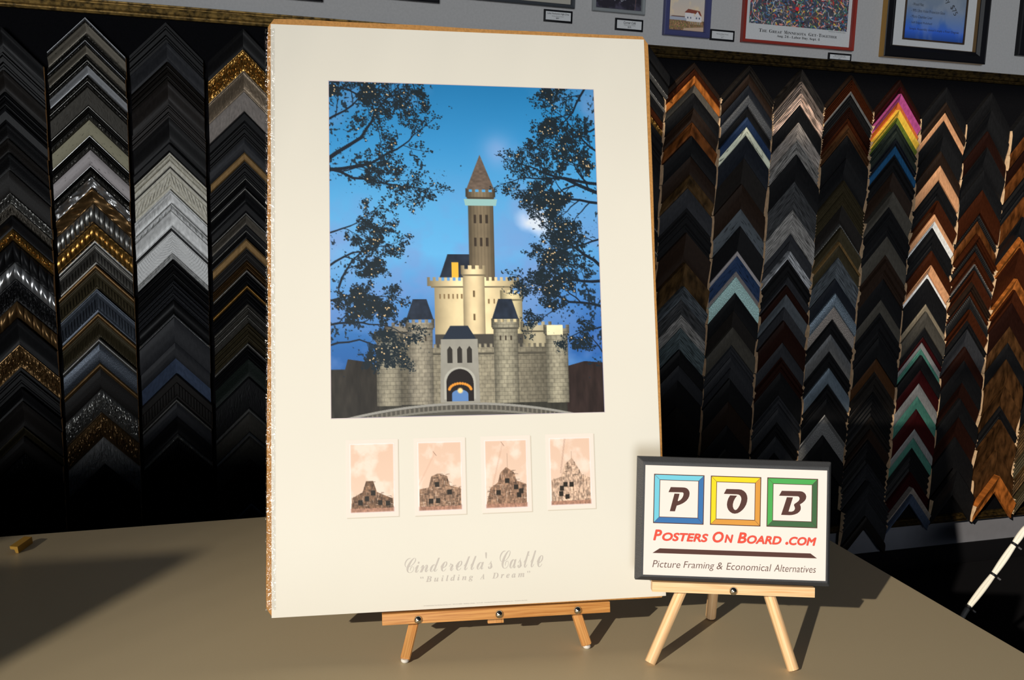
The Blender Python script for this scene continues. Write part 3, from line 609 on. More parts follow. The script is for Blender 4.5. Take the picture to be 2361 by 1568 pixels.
def paint_site(seed, stage):
    """sepia photograph of a building site: scaffolding growing picture by picture"""
    W, H = 176, 264; c = Canvas(W, H, seed); rs = random.Random(seed)
    c.a[:] = (226, 190, 160); c.blend(np.clip((c.fbm(3, 5, 1.5, seed)-.48)*3.5, 0, .75), (242, 222, 200)); c.blend(c.v*.35, (240, 215, 190))
    gy = .93; br = (84, 60, 44)
    c.poly([(0, gy), (1, gy-.01), (1, 1), (0, 1)], (170, 125, 100), .75+.5*c.fbm(30, 3, 1, seed+3))
    if stage > 1:
        x1 = {2: .38, 3: .42, 4: .38}[stage]; x0 = {2: .02, 3: .12, 4: .26}[stage]; yt = {2: .17, 3: .06, 4: .0}[stage]; yb = {2: .62, 3: .82, 4: .52}[stage]; col = {2: (214, 160, 130), 3: (190, 140, 112), 4: (140, 100, 84)}[stage]
        for o in (-.012, .012): c.line((x0+o)*W, yb*H, (x1+o)*W, yt*H, 1.4, col)
        for k in range(26):
            t, t2 = k/26, (k+1)/26; s_ = 1 if k % 2 else -1
            c.line((x0+(x1-x0)*t+.012*s_)*W, (yb+(yt-yb)*t)*H, (x0+(x1-x0)*t2-.012*s_)*W, (yb+(yt-yb)*t2)*H, 1, col)
        if stage < 4: c.line((x1-.03)*W, (yt-.03)*H, (x1+.04)*W, (yt+.03)*H, 2, (110, 70, 55))
    prof = {1: [(.05, .78), (.28, .70), (.36, .54), (.52, .54), (.60, .70), (.80, .76), (.95, .80)], 2: [(.03, .68), (.24, .66), (.30, .50), (.45, .46), (.66, .50), (.72, .64), (.97, .68)],
            3: [(.12, .70), (.30, .62), (.36, .48), (.50, .40), (.68, .48), (.74, .60), (.97, .66)], 4: [(.04, .62), (.26, .58), (.36, .40), (.54, .30), (.66, .42), (.78, .56), (.97, .60)]}[stage]
    top = lambda x: float(np.interp(x, [p[0] for p in prof], [p[1] for p in prof]))
    c.poly([(.03, gy)]+prof+[(.97, gy)], {1: (122, 92, 68), 2: (150, 118, 92), 3: (150, 116, 90), 4: (196, 164, 136)}[stage], .55+.9*c.fbm(24, 3, 1, seed+8))
    for k in range(230 if stage < 4 else 150):
        x = rs.uniform(.04, .95); y = rs.uniform(top(x)-.02, gy); L = rs.uniform(.02, .10)
        col = rs.choice([br, (58, 42, 32), (40, 32, 26), (120, 88, 64), (232, 205, 178)])
        if rs.random() < .5: c.line(x*W, y*H, min(.97, x+L)*W, (y+rs.uniform(-.006, .006))*H, rs.uniform(1.0, 2.2), col)
        else: c.line(x*W, y*H, (x+rs.uniform(-.008, .008))*W, min(gy, y+L)*H, rs.uniform(1.0, 2.2), col)
    for k in range(5): 
        x = rs.uniform(.12, .8); y = rs.uniform(top(x)+.06, gy-.06); c.poly([(x, y), (x+.10, y), (x+.10, y+.07), (x, y+.07)], (44, 38, 30))
    if stage >= 3: c.line(.53*W, .2*H, .53*W, .42*H, 1.6, (110, 80, 62))
    e = np.minimum.reduce([c.u, 1-c.u, c.v*1.5, (1-c.v)*1.5]); c.blend(np.clip(1-e/.035, 0, 1), (250, 236, 228))
    return c.half()

def paint_crowd():
    W, H = 560, 620; c = Canvas(W, H, 3); rs = random.Random(8); c.a[:] = (52, 54, 62)
    pal = [(60, 84, 120), (44, 56, 62), (40, 60, 66), (120, 40, 44), (150, 150, 150), (48, 92, 130), (170, 150, 60), (30, 30, 36), (96, 70, 60), (58, 104, 84), (150, 44, 40), (110, 110, 124), (170, 120, 110), (44, 50, 90), (84, 88, 70)]
    for k in range(3600):
        x, y = rs.uniform(0, W), rs.uniform(0, H); a = rs.uniform(0, 3.14); L = rs.uniform(4, 22)
        c.line(x, y, x+math.cos(a)*L, y+math.sin(a)*L, rs.uniform(3, 7), rs.choice(pal))
    for k in range(34):
        x, y, r, a0 = rs.uniform(0, W), rs.uniform(0, H), rs.uniform(26, 85), rs.uniform(0, 6.3)
        for t in np.linspace(a0, a0+rs.uniform(2, 5), 60): c.disc(x+r*math.cos(t), y+r*.8*math.sin(t), 1.7, (150, 156, 166))
    c.disc(W*.47, H*.86, 10, (176, 34, 40))
    return c.half()
def paint_beach():
    W, H = 240, 320; c = Canvas(W, H, 4); rs = random.Random(3); v = c.v
    c.a[:] = (150, 140, 128); c.blend(np.clip(1-v*1.5, 0, 1)*.6, (110, 128, 138)); c.blend(np.clip((c.fbm(4, 4, 1, 3)-.5)*3, 0, .5)*(v < .7), (176, 158, 120))
    c.poly([(0, .80), (1, .80), (1, 1), (0, 1)], (100, 84, 58))
    for k in range(900):
        x, y = rs.uniform(0, W), rs.uniform(.80*H, .97*H); c.disc(x, y, rs.uniform(1.5, 5), rs.choice([(110, 86, 58), (78, 60, 46), (128, 100, 72), (84, 88, 50), (96, 74, 62)]))
    c.poly([(.45, .94), (1, .90), (1, 1), (.4, 1)], (140, 122, 104)); 
    wh = (160, 160, 160); c.poly([(.05, .745), (.50, .745), (.50, .80), (.05, .80)], (120, 126, 136)); c.poly([(.05, .745), (.12, .725), (.5, .725), (.5, .745)], (80, 60, 56))
    c.poly([(.50, .70), (.92, .72), (.92, .81), (.50, .81)], wh); c.poly([(.46, .64), (.70, .64), (.70, .76), (.46, .76)], wh); c.poly([(.44, .655), (.54, .585), (.86, .61), (.92, .70), (.70, .66)], (96, 50, 40)); c.poly([(.72, .70), (.80, .62), (.90, .72)], wh)
    for x in (.52, .60, .76, .84): c.poly([(x, .73), (x+.035, .73), (x+.035, .76), (x, .76)], (70, 76, 90))
    for k in range(6): c.poly([(.62+.05*k, .80), (.63+.05*k, .80), (.63+.05*k, .86), (.62+.05*k, .86)], (150, 150, 152))
    return c.half()
def paint_cafe():
    W, H = 280, 220; c = Canvas(W, H, 6); rs = random.Random(2); c.a[:] = (28, 27, 34); c.blend(np.clip((c.fbm(8, 4, 1, 2)-.5)*3, 0, .6), (62, 60, 76))
    for k in range(60):
        x, y = rs.uniform(0, W), rs.uniform(.3*H, H); c.line(x, y, x+rs.uniform(-8, 8), y+rs.uniform(-25, 25), 1.5, rs.choice([(50, 48, 60), (18, 16, 20), (74, 60, 58)]))
    for bx, by in ((.42, .70), (.56, .74), (.62, .72)):
        for k in range(26): c.disc(W*bx+rs.gauss(0, 7), H*by+rs.gauss(0, 9), rs.uniform(1, 3), (120, 124, 130))
    c.line(.9*W, .3*H, .86*W, H, 3, (92, 72, 68))
    return c.half()

LETTERS = {
 'P': [(38.96,133.55),(57.21,133.56),(60.32,133.38),(63.44,132.35),(65.75,130.16),(67.22,127.38),(67.56,124.28),(67.07,120.59),(65.45,116.86),(62.98,113.67),(59.93,111.03),(56.59,108.94),(52.67,107.12),(48.47,105.68),(45.99,97.01),(38.2,96.98),(41.84,112.14),(44.7,123.83),(52.44,123.79),(51.04,117.81),(49.83,113.25),(50.58,112.54),(53.65,114.22),(56.41,117.42),(58.03,120.86),(58.53,123.99),(57.94,125.55),(56.23,126.06),(35.61,125.74)],
 'O': [(122.89,133.4),(141.61,133.44),(145.56,133.0),(149.24,131.14),(152.39,128.14),(154.14,124.25),(154.78,120.04),(154.31,115.23),(152.99,110.68),(150.54,106.09),(147.8,102.62),(144.48,99.7),(140.6,97.31),(136.12,96.32),(132.18,97.03),(128.76,99.18),(126.18,102.19),(124.71,105.53),(124.07,109.74),(124.54,114.27),(125.86,118.82),(128.58,123.88),(139.26,123.77),(136.25,119.72),(134.09,115.14),(133.05,110.59),(133.11,107.21),(134.0,104.42),(135.45,102.5),(136.86,101.98),(138.81,102.61),(141.01,105.22),(143.18,109.23),(144.79,113.8),(145.71,118.34),(145.32,121.15),(144.04,123.64),(141.77,125.26),(138.95,125.73),(119.15,125.83)],
 'B': [(206.13,133.25),(233.54,133.46),(236.91,133.0),(240.01,131.24),(242.0,128.78),(242.89,125.71),(242.39,122.32),(240.48,119.16),(237.46,116.25),(233.59,113.6),(234.75,110.54),(234.97,107.74),(234.56,105.2),(232.93,102.61),(229.9,99.98),(225.74,98.16),(221.28,97.17),(217.93,96.89),(205.63,96.93),(209.61,109.72),(213.85,123.81),(222.97,123.77),(219.89,113.43),(216.61,102.36),(220.64,102.21),(223.7,103.15),(225.62,105.18),(226.25,107.45),(225.66,109.68),(224.49,112.46),(225.47,114.18),(228.79,116.53),(231.55,118.87),(232.9,121.45),(232.7,123.69),(231.44,125.34),(229.2,125.72),(202.06,125.69)],
}

# ------------------------------------------------------------------ materials for the foreground
def wood(name, col, dark, scale=(60, 3, 60), rough=.45):
    m, nt, b = nodes(name); L = nt.links; N = nt.nodes
    tc = N.new('ShaderNodeTexCoord'); mp = N.new('ShaderNodeMapping'); mp.inputs['Scale'].default_value = scale; L.new(tc.outputs['Object'], mp.inputs[0])
    n = N.new('ShaderNodeTexNoise'); n.inputs['Scale'].default_value = 3; n.inputs['Detail'].default_value = 5; n.inputs['Distortion'].default_value = .6; L.new(mp.outputs[0], n.inputs['Vector'])
    cr = N.new('ShaderNodeValToRGB'); e = cr.color_ramp.elements; e[0].position = .40; e[0].color = (*col, 1); e[1].position = .68; e[1].color = (*dark, 1)
    L.new(n.outputs[0], cr.inputs[0]); L.new(cr.outputs[0], b.inputs['Base Color']); b.inputs['Roughness'].default_value = rough; b.inputs['Specular IOR Level'].default_value = .35
    return m
pine_dark = wood('amber_pine_ledge', (.66, .33, .10), (.42, .16, .035), (4, 160, 160)); pine_leg = wood('amber_pine_leg', (.66, .35, .12), (.50, .21, .06), (120, 120, 4))
pine_pale = wood('pale_pine_ledge', (.86, .58, .33), (.72, .42, .19), (4, 130, 130)); pale_leg = wood('pale_pine_leg', (.88, .62, .36), (.74, .44, .21), (110, 110, 4))
steel = basic('polished_steel_bolt', (.62, .58, .50), .16, 1.0); rubber = basic('white_rubber_foot', (.70, .69, .66), .5)
def fibre():
    m = basic('brown_fibreboard', (.47, .235, .07), .75, noise=.22, nscale=220, bump=.5, bscale=500, spec=.25); return m
BOLT = [(.0001, .0046), (.0022, .0044), (.0042, .0035), (.0057, .0018), (.0063, .0004), (.0063, 0)][::-1]

# ------------------------------------------------------------------ the big mounted print
PM = frame_matrix((0.0607, -1.8965, 0.0672), (0.9895, -0.1436, 0.0130), (0.0237, 0.2508, 0.9677))
poster = empty('mounted_poster', PM)
tag(poster, 'tall cream poster of a lit stone fortress at dusk, mounted on brown fibreboard', 'poster')
def board_outline():
    rs = random.Random(4); c = [(-.0077, .001), (.611, -.0018), (.616, .9205), (-.0041, .9238)]; P = []
    for i in range(4):
        (ax, az), (bx, bz) = c[i], c[(i+1) % 4]; n = 34; ph = rs.uniform(0, 6)
        for k in range(n):
            t = (k+.5)/n; d = .0007*math.sin(7*t+ph)+.0004*math.sin(19*t+ph)+.0010*(-(abs(2*t-1))**24)*2
            L = math.hypot(bx-ax, bz-az); nx, nz = (bz-az)/L, -(bx-ax)/L
            if i in (0,): d *= .4
            P.append((ax+(bx-ax)*t+nx*d, az+(bz-az)*t+nz*d))
    return P
def slab(name, P, y0, y1, mat, parent, rnd=0.0):
    n = len(P); V = [(x, y0, z) for x, z in P]+[(x, y1, z) for x, z in P]
    F = [tuple(range(n)), tuple(range(n, 2*n))[::-1]]+[(i, i+n, (i+1) % n+n, (i+1) % n) for i in range(n)]
    me = new_mesh(name, V, F, [mat]); bm = bmesh.new(); bm.from_mesh(me); bmesh.ops.recalc_face_normals(bm, faces=bm.faces)
    if rnd: bmesh.ops.bevel(bm, geom=[e for e in bm.edges if abs(e.verts[0].co.y-e.verts[1].co.y) < 1e-6], offset=rnd, segments=2, affect='EDGES')
    bm.to_mesh(me); bm.free(); return link(name, me, parent)
slab('backing_board', board_outline(), 0.0, 0.0105, fibre(), poster, .0006)
paper = basic('cream_poster_paper', (.745, .735, .675), .42, noise=.012, nscale=6, spec=.22)
boxes('print_sheet', [(0, .6085, -.0006, -.00005, .0006, .9144)], paper, poster)
flat_poly('picture_keyline', [[(.0882, .2924), (.5192, .2928), (.5192, .8255), (.0882, .8260)]], basic('violet_grey_keyline', (.55, .48, .52), .5), poster, .00075)
picture('dusk_picture', paint_dusk(), .0892, .5182, .2936, .8247, poster, .0009)
cardw = basic('white_print_margin', (.80, .745, .70), .5, spec=.1)
for k, (x0, x1, z0, z1) in enumerate([(.1105, .1893, .1426, .2599), (.2137, .2933, .1417, .2597), (.3177, .3964, .1416, .2599), (.4209, .4988, .1424, .2603)]):
    e = empty('sepia_photo', Matrix.Identity(4)); e.parent = poster; e.matrix_world = PM @ Matrix.Translation((x0, -.0007, z0)); e.matrix_parent_inverse = Matrix.Identity(4); e.matrix_basis = Matrix.Translation((x0, -.0007, z0))
    w, h = x1-x0, z1-z0
    flat_poly('photo_shadow_print', [[(.001, -.0016), (w+.0016, -.0016), (w+.0016, h-.001), (.001, h-.001)]], basic('soft_printed_edge', (.62, .58, .50), .5), e, .00005)
    flat_poly('photo_margin', [[(0, 0), (w, 0), (w, h), (0, h)]], cardw, e, .00015)
    picture('site_picture', paint_site(20+k, k+1), .0058, w-.0058, .0062, h-.0062, e, .0003)
script_ink = basic('pale_grey_script_ink', (.53, .50, .47), .5)
def mathtxt(s, kind):
    out = ''
    for ch in s:
        if kind == 'script':
            ex = {'B': 0x212C, 'E': 0x2130, 'F': 0x2131, 'e': 0x212F, 'g': 0x210A, 'o': 0x2134}
            out += chr(ex[ch]) if ch in ex else chr(0x1D49C+ord(ch)-65) if ch.isupper() else chr(0x1D4B6+ord(ch)-97) if ch.islower() else ch
        elif kind == 'bi': out += chr(0x1D468+ord(ch)-65) if ch.isupper() else chr(0x1D482+ord(ch)-97) if ch.islower() else ch
        elif kind == 'b': out += chr(0x1D400+ord(ch)-65) if ch.isupper() else chr(0x1D41A+ord(ch)-97) if ch.islower() else chr(0x1D7CE+ord(ch)-48) if ch.isdigit() else ch
    return out
text_mesh('title_lettering', [(mathtxt("Cinderella's", 'script'), .197, .3320, .0560, .0815, 0, 0), (mathtxt('Castle', 'script'), .3435, .4118, .0553, .0828, 0, 0)], script_ink, poster, .0009)
text_mesh('subtitle_lettering', [('\u201c'+mathtxt('Building', 'bi'), .2205, .3015, .0388, .0500, 0, 0, 0, 1.5), (mathtxt('A', 'bi'), .3122, .3190, .0412, .0492, 0, 0), (mathtxt('Dream', 'bi')+'\u201d', .3310, .3906, .0412, .0502, 0, 0, 0, 1.5)], script_ink, poster, .0009)
text_mesh('publisher_line', [('\u00a9 Published by The McGaw Group, LLC   843-723-0828   Building a Dream   2117-107   Distributed by Bruce McGaw Graphics, Inc.   Printed in the USA', .2250, .3850, .0048, .0066, 0, 0)], script_ink, poster, .0009)
def film_material():
    m, nt, b = nodes('clear_shrink_film'); N = nt.nodes; L = nt.links
    N.remove(b); out = N['Material Output']; g = N.new('ShaderNodeBsdfGlossy'); g.inputs['Roughness'].default_value = .10; t = N.new('ShaderNodeBsdfTransparent'); mx = N.new('ShaderNodeMixShader'); mx.inputs[0].default_value = .10
    tc = N.new('ShaderNodeTexCoord'); n = N.new('ShaderNodeTexNoise'); n.inputs['Scale'].default_value = 190; n.inputs['Detail'].default_value = 1; L.new(tc.outputs['Object'], n.inputs['Vector'])
    bp = N.new('ShaderNodeBump'); bp.inputs['Strength'].default_value = 1.0; bp.inputs['Distance'].default_value = .004; L.new(n.outputs[0], bp.inputs['Height']); L.new(bp.outputs[0], g.inputs['Normal'])
    L.new(t.outputs[0], mx.inputs[1]); L.new(g.outputs[0], mx.inputs[2]); L.new(mx.outputs[0], out.inputs[0]); return m
def film():
    V, F = [], []; n = 90; pr = [(-.0086, .008), (-.0092, .003), (-.0084, -.0006), (-.0050, -.0016), (.0, -.0019), (.006, -.0014)]
    for i in range(n+1):
        z = .012+.895*i/n; w = .0003*math.sin(i*1.7)
        for x, y in pr: V.append((x+w-.0036*(1-i/n)*(x < -.001)*0, y+w*.5, z))
    k = len(pr)
    for i in range(n):
        for j in range(k-1): F.append((i*k+j, (i+1)*k+j, (i+1)*k+j+1, i*k+j+1))
    me = new_mesh('shrink_film_edge', V, F, [film_material()], smooth=80); link('shrink_film_edge', me, poster)
film()

# ------------------------------------------------------------------ big easel
def W(m, x, d, z): return m @ Vector((x, -d, z))
big = empty('tabletop_easel', Vector((.392, -1.93, 0)))
tag(big, 'amber pine easel with three steel bolts holding the tall cream poster', 'easel')
BI = Matrix.Translation((-.392, 1.93, 0))
def in_big(m): return BI @ m
ld = boxes('ledge', [(.1622, .5153, -.0060, .0125, -.0188, -.0025)], pine_dark, big, bevel=.0007); ld.matrix_basis = BI @ PM
for x, z in ((.2160, -.0131), (.3400, -.0117), (.4633, -.0127)):
    lathe('bolt', BOLT, steel, big, BI @ PM @ Matrix.Translation((x, -.0061, z)))
def easel_leg(parent, inv, foot, through, length, wx, wy, mat, refx, foot_pad=True, prof=None, lift=.0045):
    f = Vector(foot)+Vector((0, 0, lift)); d = (Vector(through)-f).normalized()
    o = bar('leg', f, f+d*length, wx, wy, mat, parent, refx, bevel=.0012 if not prof else 0, prof=prof, inv=inv)
    if foot_pad:
        pad = lathe('rubber_foot', [(.0030, -.0044), (.0050, -.0036), (.0062, -.0018), (.0060, .0), (.0052, .0015)], rubber, o, Matrix.Identity(4))
        pad.matrix_basis = o.matrix_basis.inverted() @ inv @ Matrix.Translation(f) @ Matrix.Rotation(-math.pi/2, 4, 'X')
    return o
legx = PM.to_3x3() @ Vector((1, 0, 0))
TL_ = W(PM, .2105, -.0190, -.0240); TR_ = W(PM, .4668, -.0190, -.0229)
FLb, FRb = Vector((.2512, -1.9542+.004, 0)), Vector((.5338, -1.9808+.004, 0))
easel_leg(big, BI, FLb, TL_, .50, .0145, .0125, pine_leg, legx); easel_leg(big, BI, FRb, TR_, .50, .0145, .0125, pine_leg, legx)
top = (FLb+(TL_-FLb).normalized()*.47+FRb+(TR_-FRb).normalized()*.47)/2
o = boxes('mast', [(.3246, .3496, .0127, .0205, -.0290, .62)], pine_leg, big, bevel=.0008); o.matrix_basis = BI @ PM
easel_leg(big, BI, (top.x+.05, top.y+.20, 0), top+Vector((0, .030, -.03)), .46, .0145, .0125, pine_leg, legx)

# ------------------------------------------------------------------ shop sign on its small easel
SM = frame_matrix((0.6022, -2.0214, 0.1333), (0.94055, -0.33954, 0.00854), (0.05674, 0.18188, 0.98168))
sign = empty('shop_sign', SM)
tag(sign, 'white shop sign with three coloured lettered squares and a black border', 'sign')
def bevel_plaque():
    lo = [(-.0118, -.0090), (.2806, -.0090), (.2806, .1782), (-.0118, .1782)]; i1 = [(-.0030, -.0028), (.2765, -.0028), (.2765, .1705), (-.0030, .1705)]
    lv = [(lo, .0150), (lo, .0035), (i1, -.0001)]; V, F = [], []
    for P, y in lv: V += [(x, y, z) for x, z in P]
    F.append((3, 2, 1, 0)); 
    for k in range(2):
        for i in range(4): a, b = k*4+i, k*4+(i+1) % 4; F.append((a, b, b+4, a+4))
    F.append((8, 9, 10, 11))
    me = new_mesh('border_board', V, F, [basic('black_textured_laminate', (.028, .030, .034), .5, noise=.1, bump=.3, bscale=900)])
    bm = bmesh.new(); bm.from_mesh(me); bmesh.ops.recalc_face_normals(bm, faces=bm.faces); bmesh.ops.bevel(bm, geom=list(bm.edges), offset=.0005, segments=2, affect='EDGES'); bm.to_mesh(me); bm.free()
    link('border_board', me, sign)
bevel_plaque()
boxes('printed_panel', [(0, .2736, -.0008, -.00015, 0, .1658)], basic('white_sign_print', (.765, .715, .695), .5, spec=.1), sign)
ink = basic('brown_black_ink', (.085, .042, .037), .6, spec=.08)
SQ = [((14.1, 152.05, 88.8, 79.0), (22.6, 143.7, 80.5, 88.1), (0.160, 0.544, 0.720), (0.044, 0.160, 0.416)),
      ((100.0, 151.95, 174.3, 79.2), (108.4, 143.45, 166.0, 87.8), (0.800, 0.624, 0.024), (0.624, 0.296, 0.060)),
      ((184.9, 152.0, 259.4, 79.3), (193.4, 143.35, 251.2, 88.2), (0.072, 0.376, 0.096), (0.052, 0.128, 0.060))]
for (a, b, c1, c2), nm in zip(SQ, ('blue', 'yellow', 'green')):
    x0, z1, x1, z0 = [q/1000 for q in a]; X0, Z1, X1, Z0 = [q/1000 for q in b]; t = .0008
    e = empty('letter_square', Matrix.Identity(4)); e.parent = sign; e.matrix_basis = Matrix.Identity(4); e['label'] = '%s picture-frame square around one letter' % nm
    flat_poly('square_outline', [[(x0-t, z0-t), (x1+t, z0-t), (x1+t, z1+t), (x0-t, z1+t)]], ink, e, .0009)
    g = .0003; o1, o2 = (x0+t*.6, z0+t*.6, x1-t*.6, z1-t*.6), (X0-t*.9, Z0-t*.9, X1+t*.9, Z1+t*.9)
    lit = [[(o1[0], o1[1]+g), (o2[0], o2[1]+g), (o2[0], o2[3]-g), (o1[0], o1[3]-g)], [(o1[0]+g, o1[3]), (o2[0]+g, o2[3]), (o2[2]-g, o2[3]), (o1[2]-g, o1[3])]]
    dk = [[(o1[2], o1[1]+g), (o1[2], o1[3]-g), (o2[2], o2[3]-g), (o2[2], o2[1]+g)], [(o1[0]+g, o1[1]), (o1[2]-g, o1[1]), (o2[2]-g, o2[1]), (o2[0]+g, o2[1])]]
    flat_poly('square_light_sides', lit, basic('sign_%s_light' % nm, c1, .6, spec=.1), e, .00100); flat_poly('square_deep_sides', dk, basic('sign_%s_deep' % nm, c2, .6, spec=.1), e, .00100)
    flat_poly('square_middle', [[(X0+t*.3, Z0+t*.3), (X1-t*.3, Z0+t*.3), (X1-t*.3, Z1-t*.3), (X0+t*.3, Z1-t*.3)]], MATS['white_sign_print'], e, .00105)
for k in 'POB':
    P = [(x/1000, z/1000) for x, z in LETTERS[k]]
    flat_poly('letter', [P], ink, sign, .00118)
def caps(off, mat, d, name):
    H1, H2 = .0158, .0119; z = .0525; rows = []
    for s_, x0, x1, h in (('P', 14.2, 27.2, H1), ('OSTERS', 27.6, 97.0, H2), ('O', 103.6, 120.2, H1), ('N', 121.6, 134.6, H2), ('B', 141.0, 154.6, H1), ('OARD', 155.2, 207.0, H2), ('.', 212.8, 217.2, .0040), ('COM', 218.2, 259.0, H2)):
        g = .0006; lo = .0003 if s_ in ('O', 'COM', 'OSTERS', 'OARD') else 0
        rows.append((s_, x0/1000+g, x1/1000-g, z-lo+g*.6, z+h-g*.6, .22, 0, 0, 1.0, .00050+off))
    text_mesh(name, rows, mat, sign, d)
caps(.0003, basic('grey_mauve_ink', (.33, .16, .18), .6, spec=.1), .00095, 'address_outline'); caps(0, basic('red_ink', (.74, .085, .055), .6, spec=.1), .00105, 'address_lettering')
flat_poly('underline_bar', [[(.0134, .0331), (.2604, .0334), (.2505, .0405), (.0242, .0404)]], ink, sign, .0010)
text_mesh('tagline_lettering', [('Picture', .0137, .0558, .0116, .0222, .2, -.004), ('Framing', .0605, .1070, .0090, .0222, .2, -.004), ('&', .1105, .1195, .0118, .0222, .2, -.004), ('Economical', .1250, .1925, .0116, .0222, .2, -.004), ('Alternatives', .1965, .2590, .0116, .0222, .2, -.004)], basic('grey_brown_ink', (.13, .085, .075), .6, spec=.1), sign, .0010)

SI0 = Vector((.73, -2.06, 0)); small = empty('sign_easel', SI0)
tag(small, 'pale pine tripod easel with one steel bolt under the white lettered sign', 'easel')
SI = Matrix.Translation(-SI0)
ld = boxes('ledge', [(.0137, .2570, -.0050, .0158, -.0246, -.0098)], pine_pale, small, bevel=.0007); ld.matrix_basis = SI @ SM
lathe('bolt', BOLT, steel, small, SI @ SM @ Matrix.Translation((.1355, -.0051, -.0188)))
prof = [(-.008, -.006), (.008, -.006), (.008, .0), (.0070, .0005), (.0078, .0022), (.0055, .0052), (.0025, .0070), (-.0015, .0074), (-.0052, .0056), (-.0078, .0022), (-.008, 0)]
prof = [(x, -y) for x, y in prof][::-1]
sx = SM.to_3x3() @ Vector((1, 0, 0))
A1, A2 = W(SM, .0612, -.0235, -.0300), W(SM, .1970, -.0235, -.0309); F1, F2 = Vector((.6085, -2.0480, 0)), Vector((.8105, -2.1220, 0))
easel_leg(small, SI, F1, A1, .285, .016, .014, pale_leg, sx, False, prof, lift=.0022); easel_leg(small, SI, F2, A2, .285, .016, .014, pale_leg, sx, False, prof, lift=.0022)
tp = (F1+(A1-F1).normalized()*.28+F2+(A2-F2).normalized()*.28)/2
easel_leg(small, SI, (.776, -1.934, 0), tp+Vector((0, .02, -.02)), .27, .016, .014, pale_leg, sx, False, prof, lift=.0030)

# ------------------------------------------------------------------ pictures hanging on the wall
def frame(name, x0, x1, z0, z1, fw, dep, mat, label, cat='picture frame', profile=None, side=None, lip=None, y=-.0005, group=None):
    e = empty(name, Vector((x0, y, z0))); tag(e, label, cat, group); w, h = x1-x0, z1-z0
    pr = profile or [(0, 0), (0, dep*.9), (fw*.12, dep), (fw*.8, dep*.96), (fw, dep*.62), (fw, .002)]
    V, F, MI = [], [], []
    for ins, hh in pr:
        a = ins; V += [(a, -hh, a), (w-a, -hh, a), (w-a, -hh, h-a), (a, -hh, h-a)]
    for k in range(len(pr)-1):
        for i in range(4): p_, q_ = k*4+i, k*4+(i+1) % 4; F.append((p_, q_, q_+4, p_+4)); MI.append(1 if (side and k < 1) else 2 if (lip and k >= len(pr)-3) else 0)
    me = new_mesh('frame_moulding', V, F, [mat, side or mat, lip or mat], MI)
    bm = bmesh.new(); bm.from_mesh(me); bmesh.ops.recalc_face_normals(bm, faces=bm.faces); bm.to_mesh(me); bm.free()
    link('frame_moulding', me, e); boxes('backing', [(.0015, w-.0015, -.0025, -.0002, .0015, h-.0015)], basic('grey_backing_board', (.2, .2, .2), .9), e)
    return e, w, h
blackf = basic('black_frame_lacquer', (.008, .008, .010), .4, spec=.2); card = basic('white_mat_board', (.60, .61, .62), .8, noise=.04, nscale=200); creamc = basic('cream_mat_board', (.40, .375, .32), .8)
frame('picture_frame', -.10, .3337, 1.302, 1.78, .03, .018, blackf, 'black frame at the top edge, above the poster, leftmost of the three black ones')
frame('picture_frame', .40, .725, 1.3305, 1.80, .03, .018, blackf, 'black frame at the top edge, middle of the three above the poster')
e, w, h = frame('picture_frame', .80, 1.2171, 1.3535, 1.86, .0125, .018, basic('charcoal_frame_lacquer', (.035, .040, .048), .45), 'charcoal frame with cream mat above the first small price label')
boxes('mat_board', [(.012, w-.012, -.0045, -.003, .012, h-.012)], creamc, e); boxes('inner_print', [(.11, w-.11, -.0052, -.0046, .13, h-.10)], basic('dull_green_print', (.10, .13, .12), .7, noise=.5, nscale=20), e)
e, w, h = frame('picture_frame', 1.2875, 1.4915, 1.3530, 1.525, .0135, .016, basic('silver_grey_frame', (.30, .32, .33), .4, .3), 'silver-grey frame with a dark cafe scene, above the second price label')
picture('cafe_picture', paint_cafe(), .013, w-.013, .013, h-.013, e, .0045, illum=(.44, .46, .46))
e, w, h = frame('picture_frame', 1.5700, 1.7585, 1.2905, 1.525, .022, .020, basic('navy_frame_lacquer', (.055, .060, .16), .4), 'navy blue frame with a painting of a white beach house')
picture('beach_picture', paint_beach(), .020, w-.020, .020, h-.020, e, .0045, illum=(.44, .46, .46))
redf = basic('red_frame_lacquer', (.28, .030, .020), .4)
e, w, h = frame('picture_frame', 1.8965, 2.3940, 1.2890, 1.93, .0130, .022, redf, 'red framed festival poster with colourful crowd artwork')
boxes('poster_sheet', [(.0125, w-.0125, -.0040, -.0030, .0125, h-.0125)], card, e); picture('crowd_picture', paint_crowd(), .0320, .4690, .0730, .555, e, .0046, illum=(.42, .44, .45))
inkb = basic('black_print_ink', (.02, .02, .022), .6)
def smallcaps(words, x0, x1, z, H, h, d, parent, name):
    rows = []; tot = sum((1.35 if c == c.upper() and i == 0 else 1.0)*1 for w_ in words for i, c in enumerate(w_))+(len(words)-1)*.8; x = x0; u_ = (x1-x0)/tot
    for w_ in words:
        rows.append((mathtxt(w_[0], 'b'), x, x+u_*1.25, z, z+H, 0, 0)); x += u_*1.35
        r = w_[1:].upper()
        if '-' in r:
            a, b2 = r.split('-'); rows.append((mathtxt(a, 'b'), x, x+u_*len(a)*.97, z, z+h, 0, 0)); x += u_*len(a); rows.append(('-', x+u_*.1, x+u_*.7, z+h*.42, z+h*.55, 0, .01)); x += u_*.95
            rows.append((mathtxt(b2[0], 'b'), x, x+u_*1.1, z, z+H, 0, 0)); x += u_*1.2; b2 = b2[1:]; rows.append((mathtxt(b2, 'b'), x, x+u_*len(b2)*.93, z, z+h, 0, 0)); x += u_*len(b2)*.97+u_*.8
        else: rows.append((mathtxt(r, 'b'), x, x+u_*len(r)*.97, z, z+h, 0, 0)); x += u_*len(r)+u_*.8
    text_mesh(name, rows, inkb, parent, d)
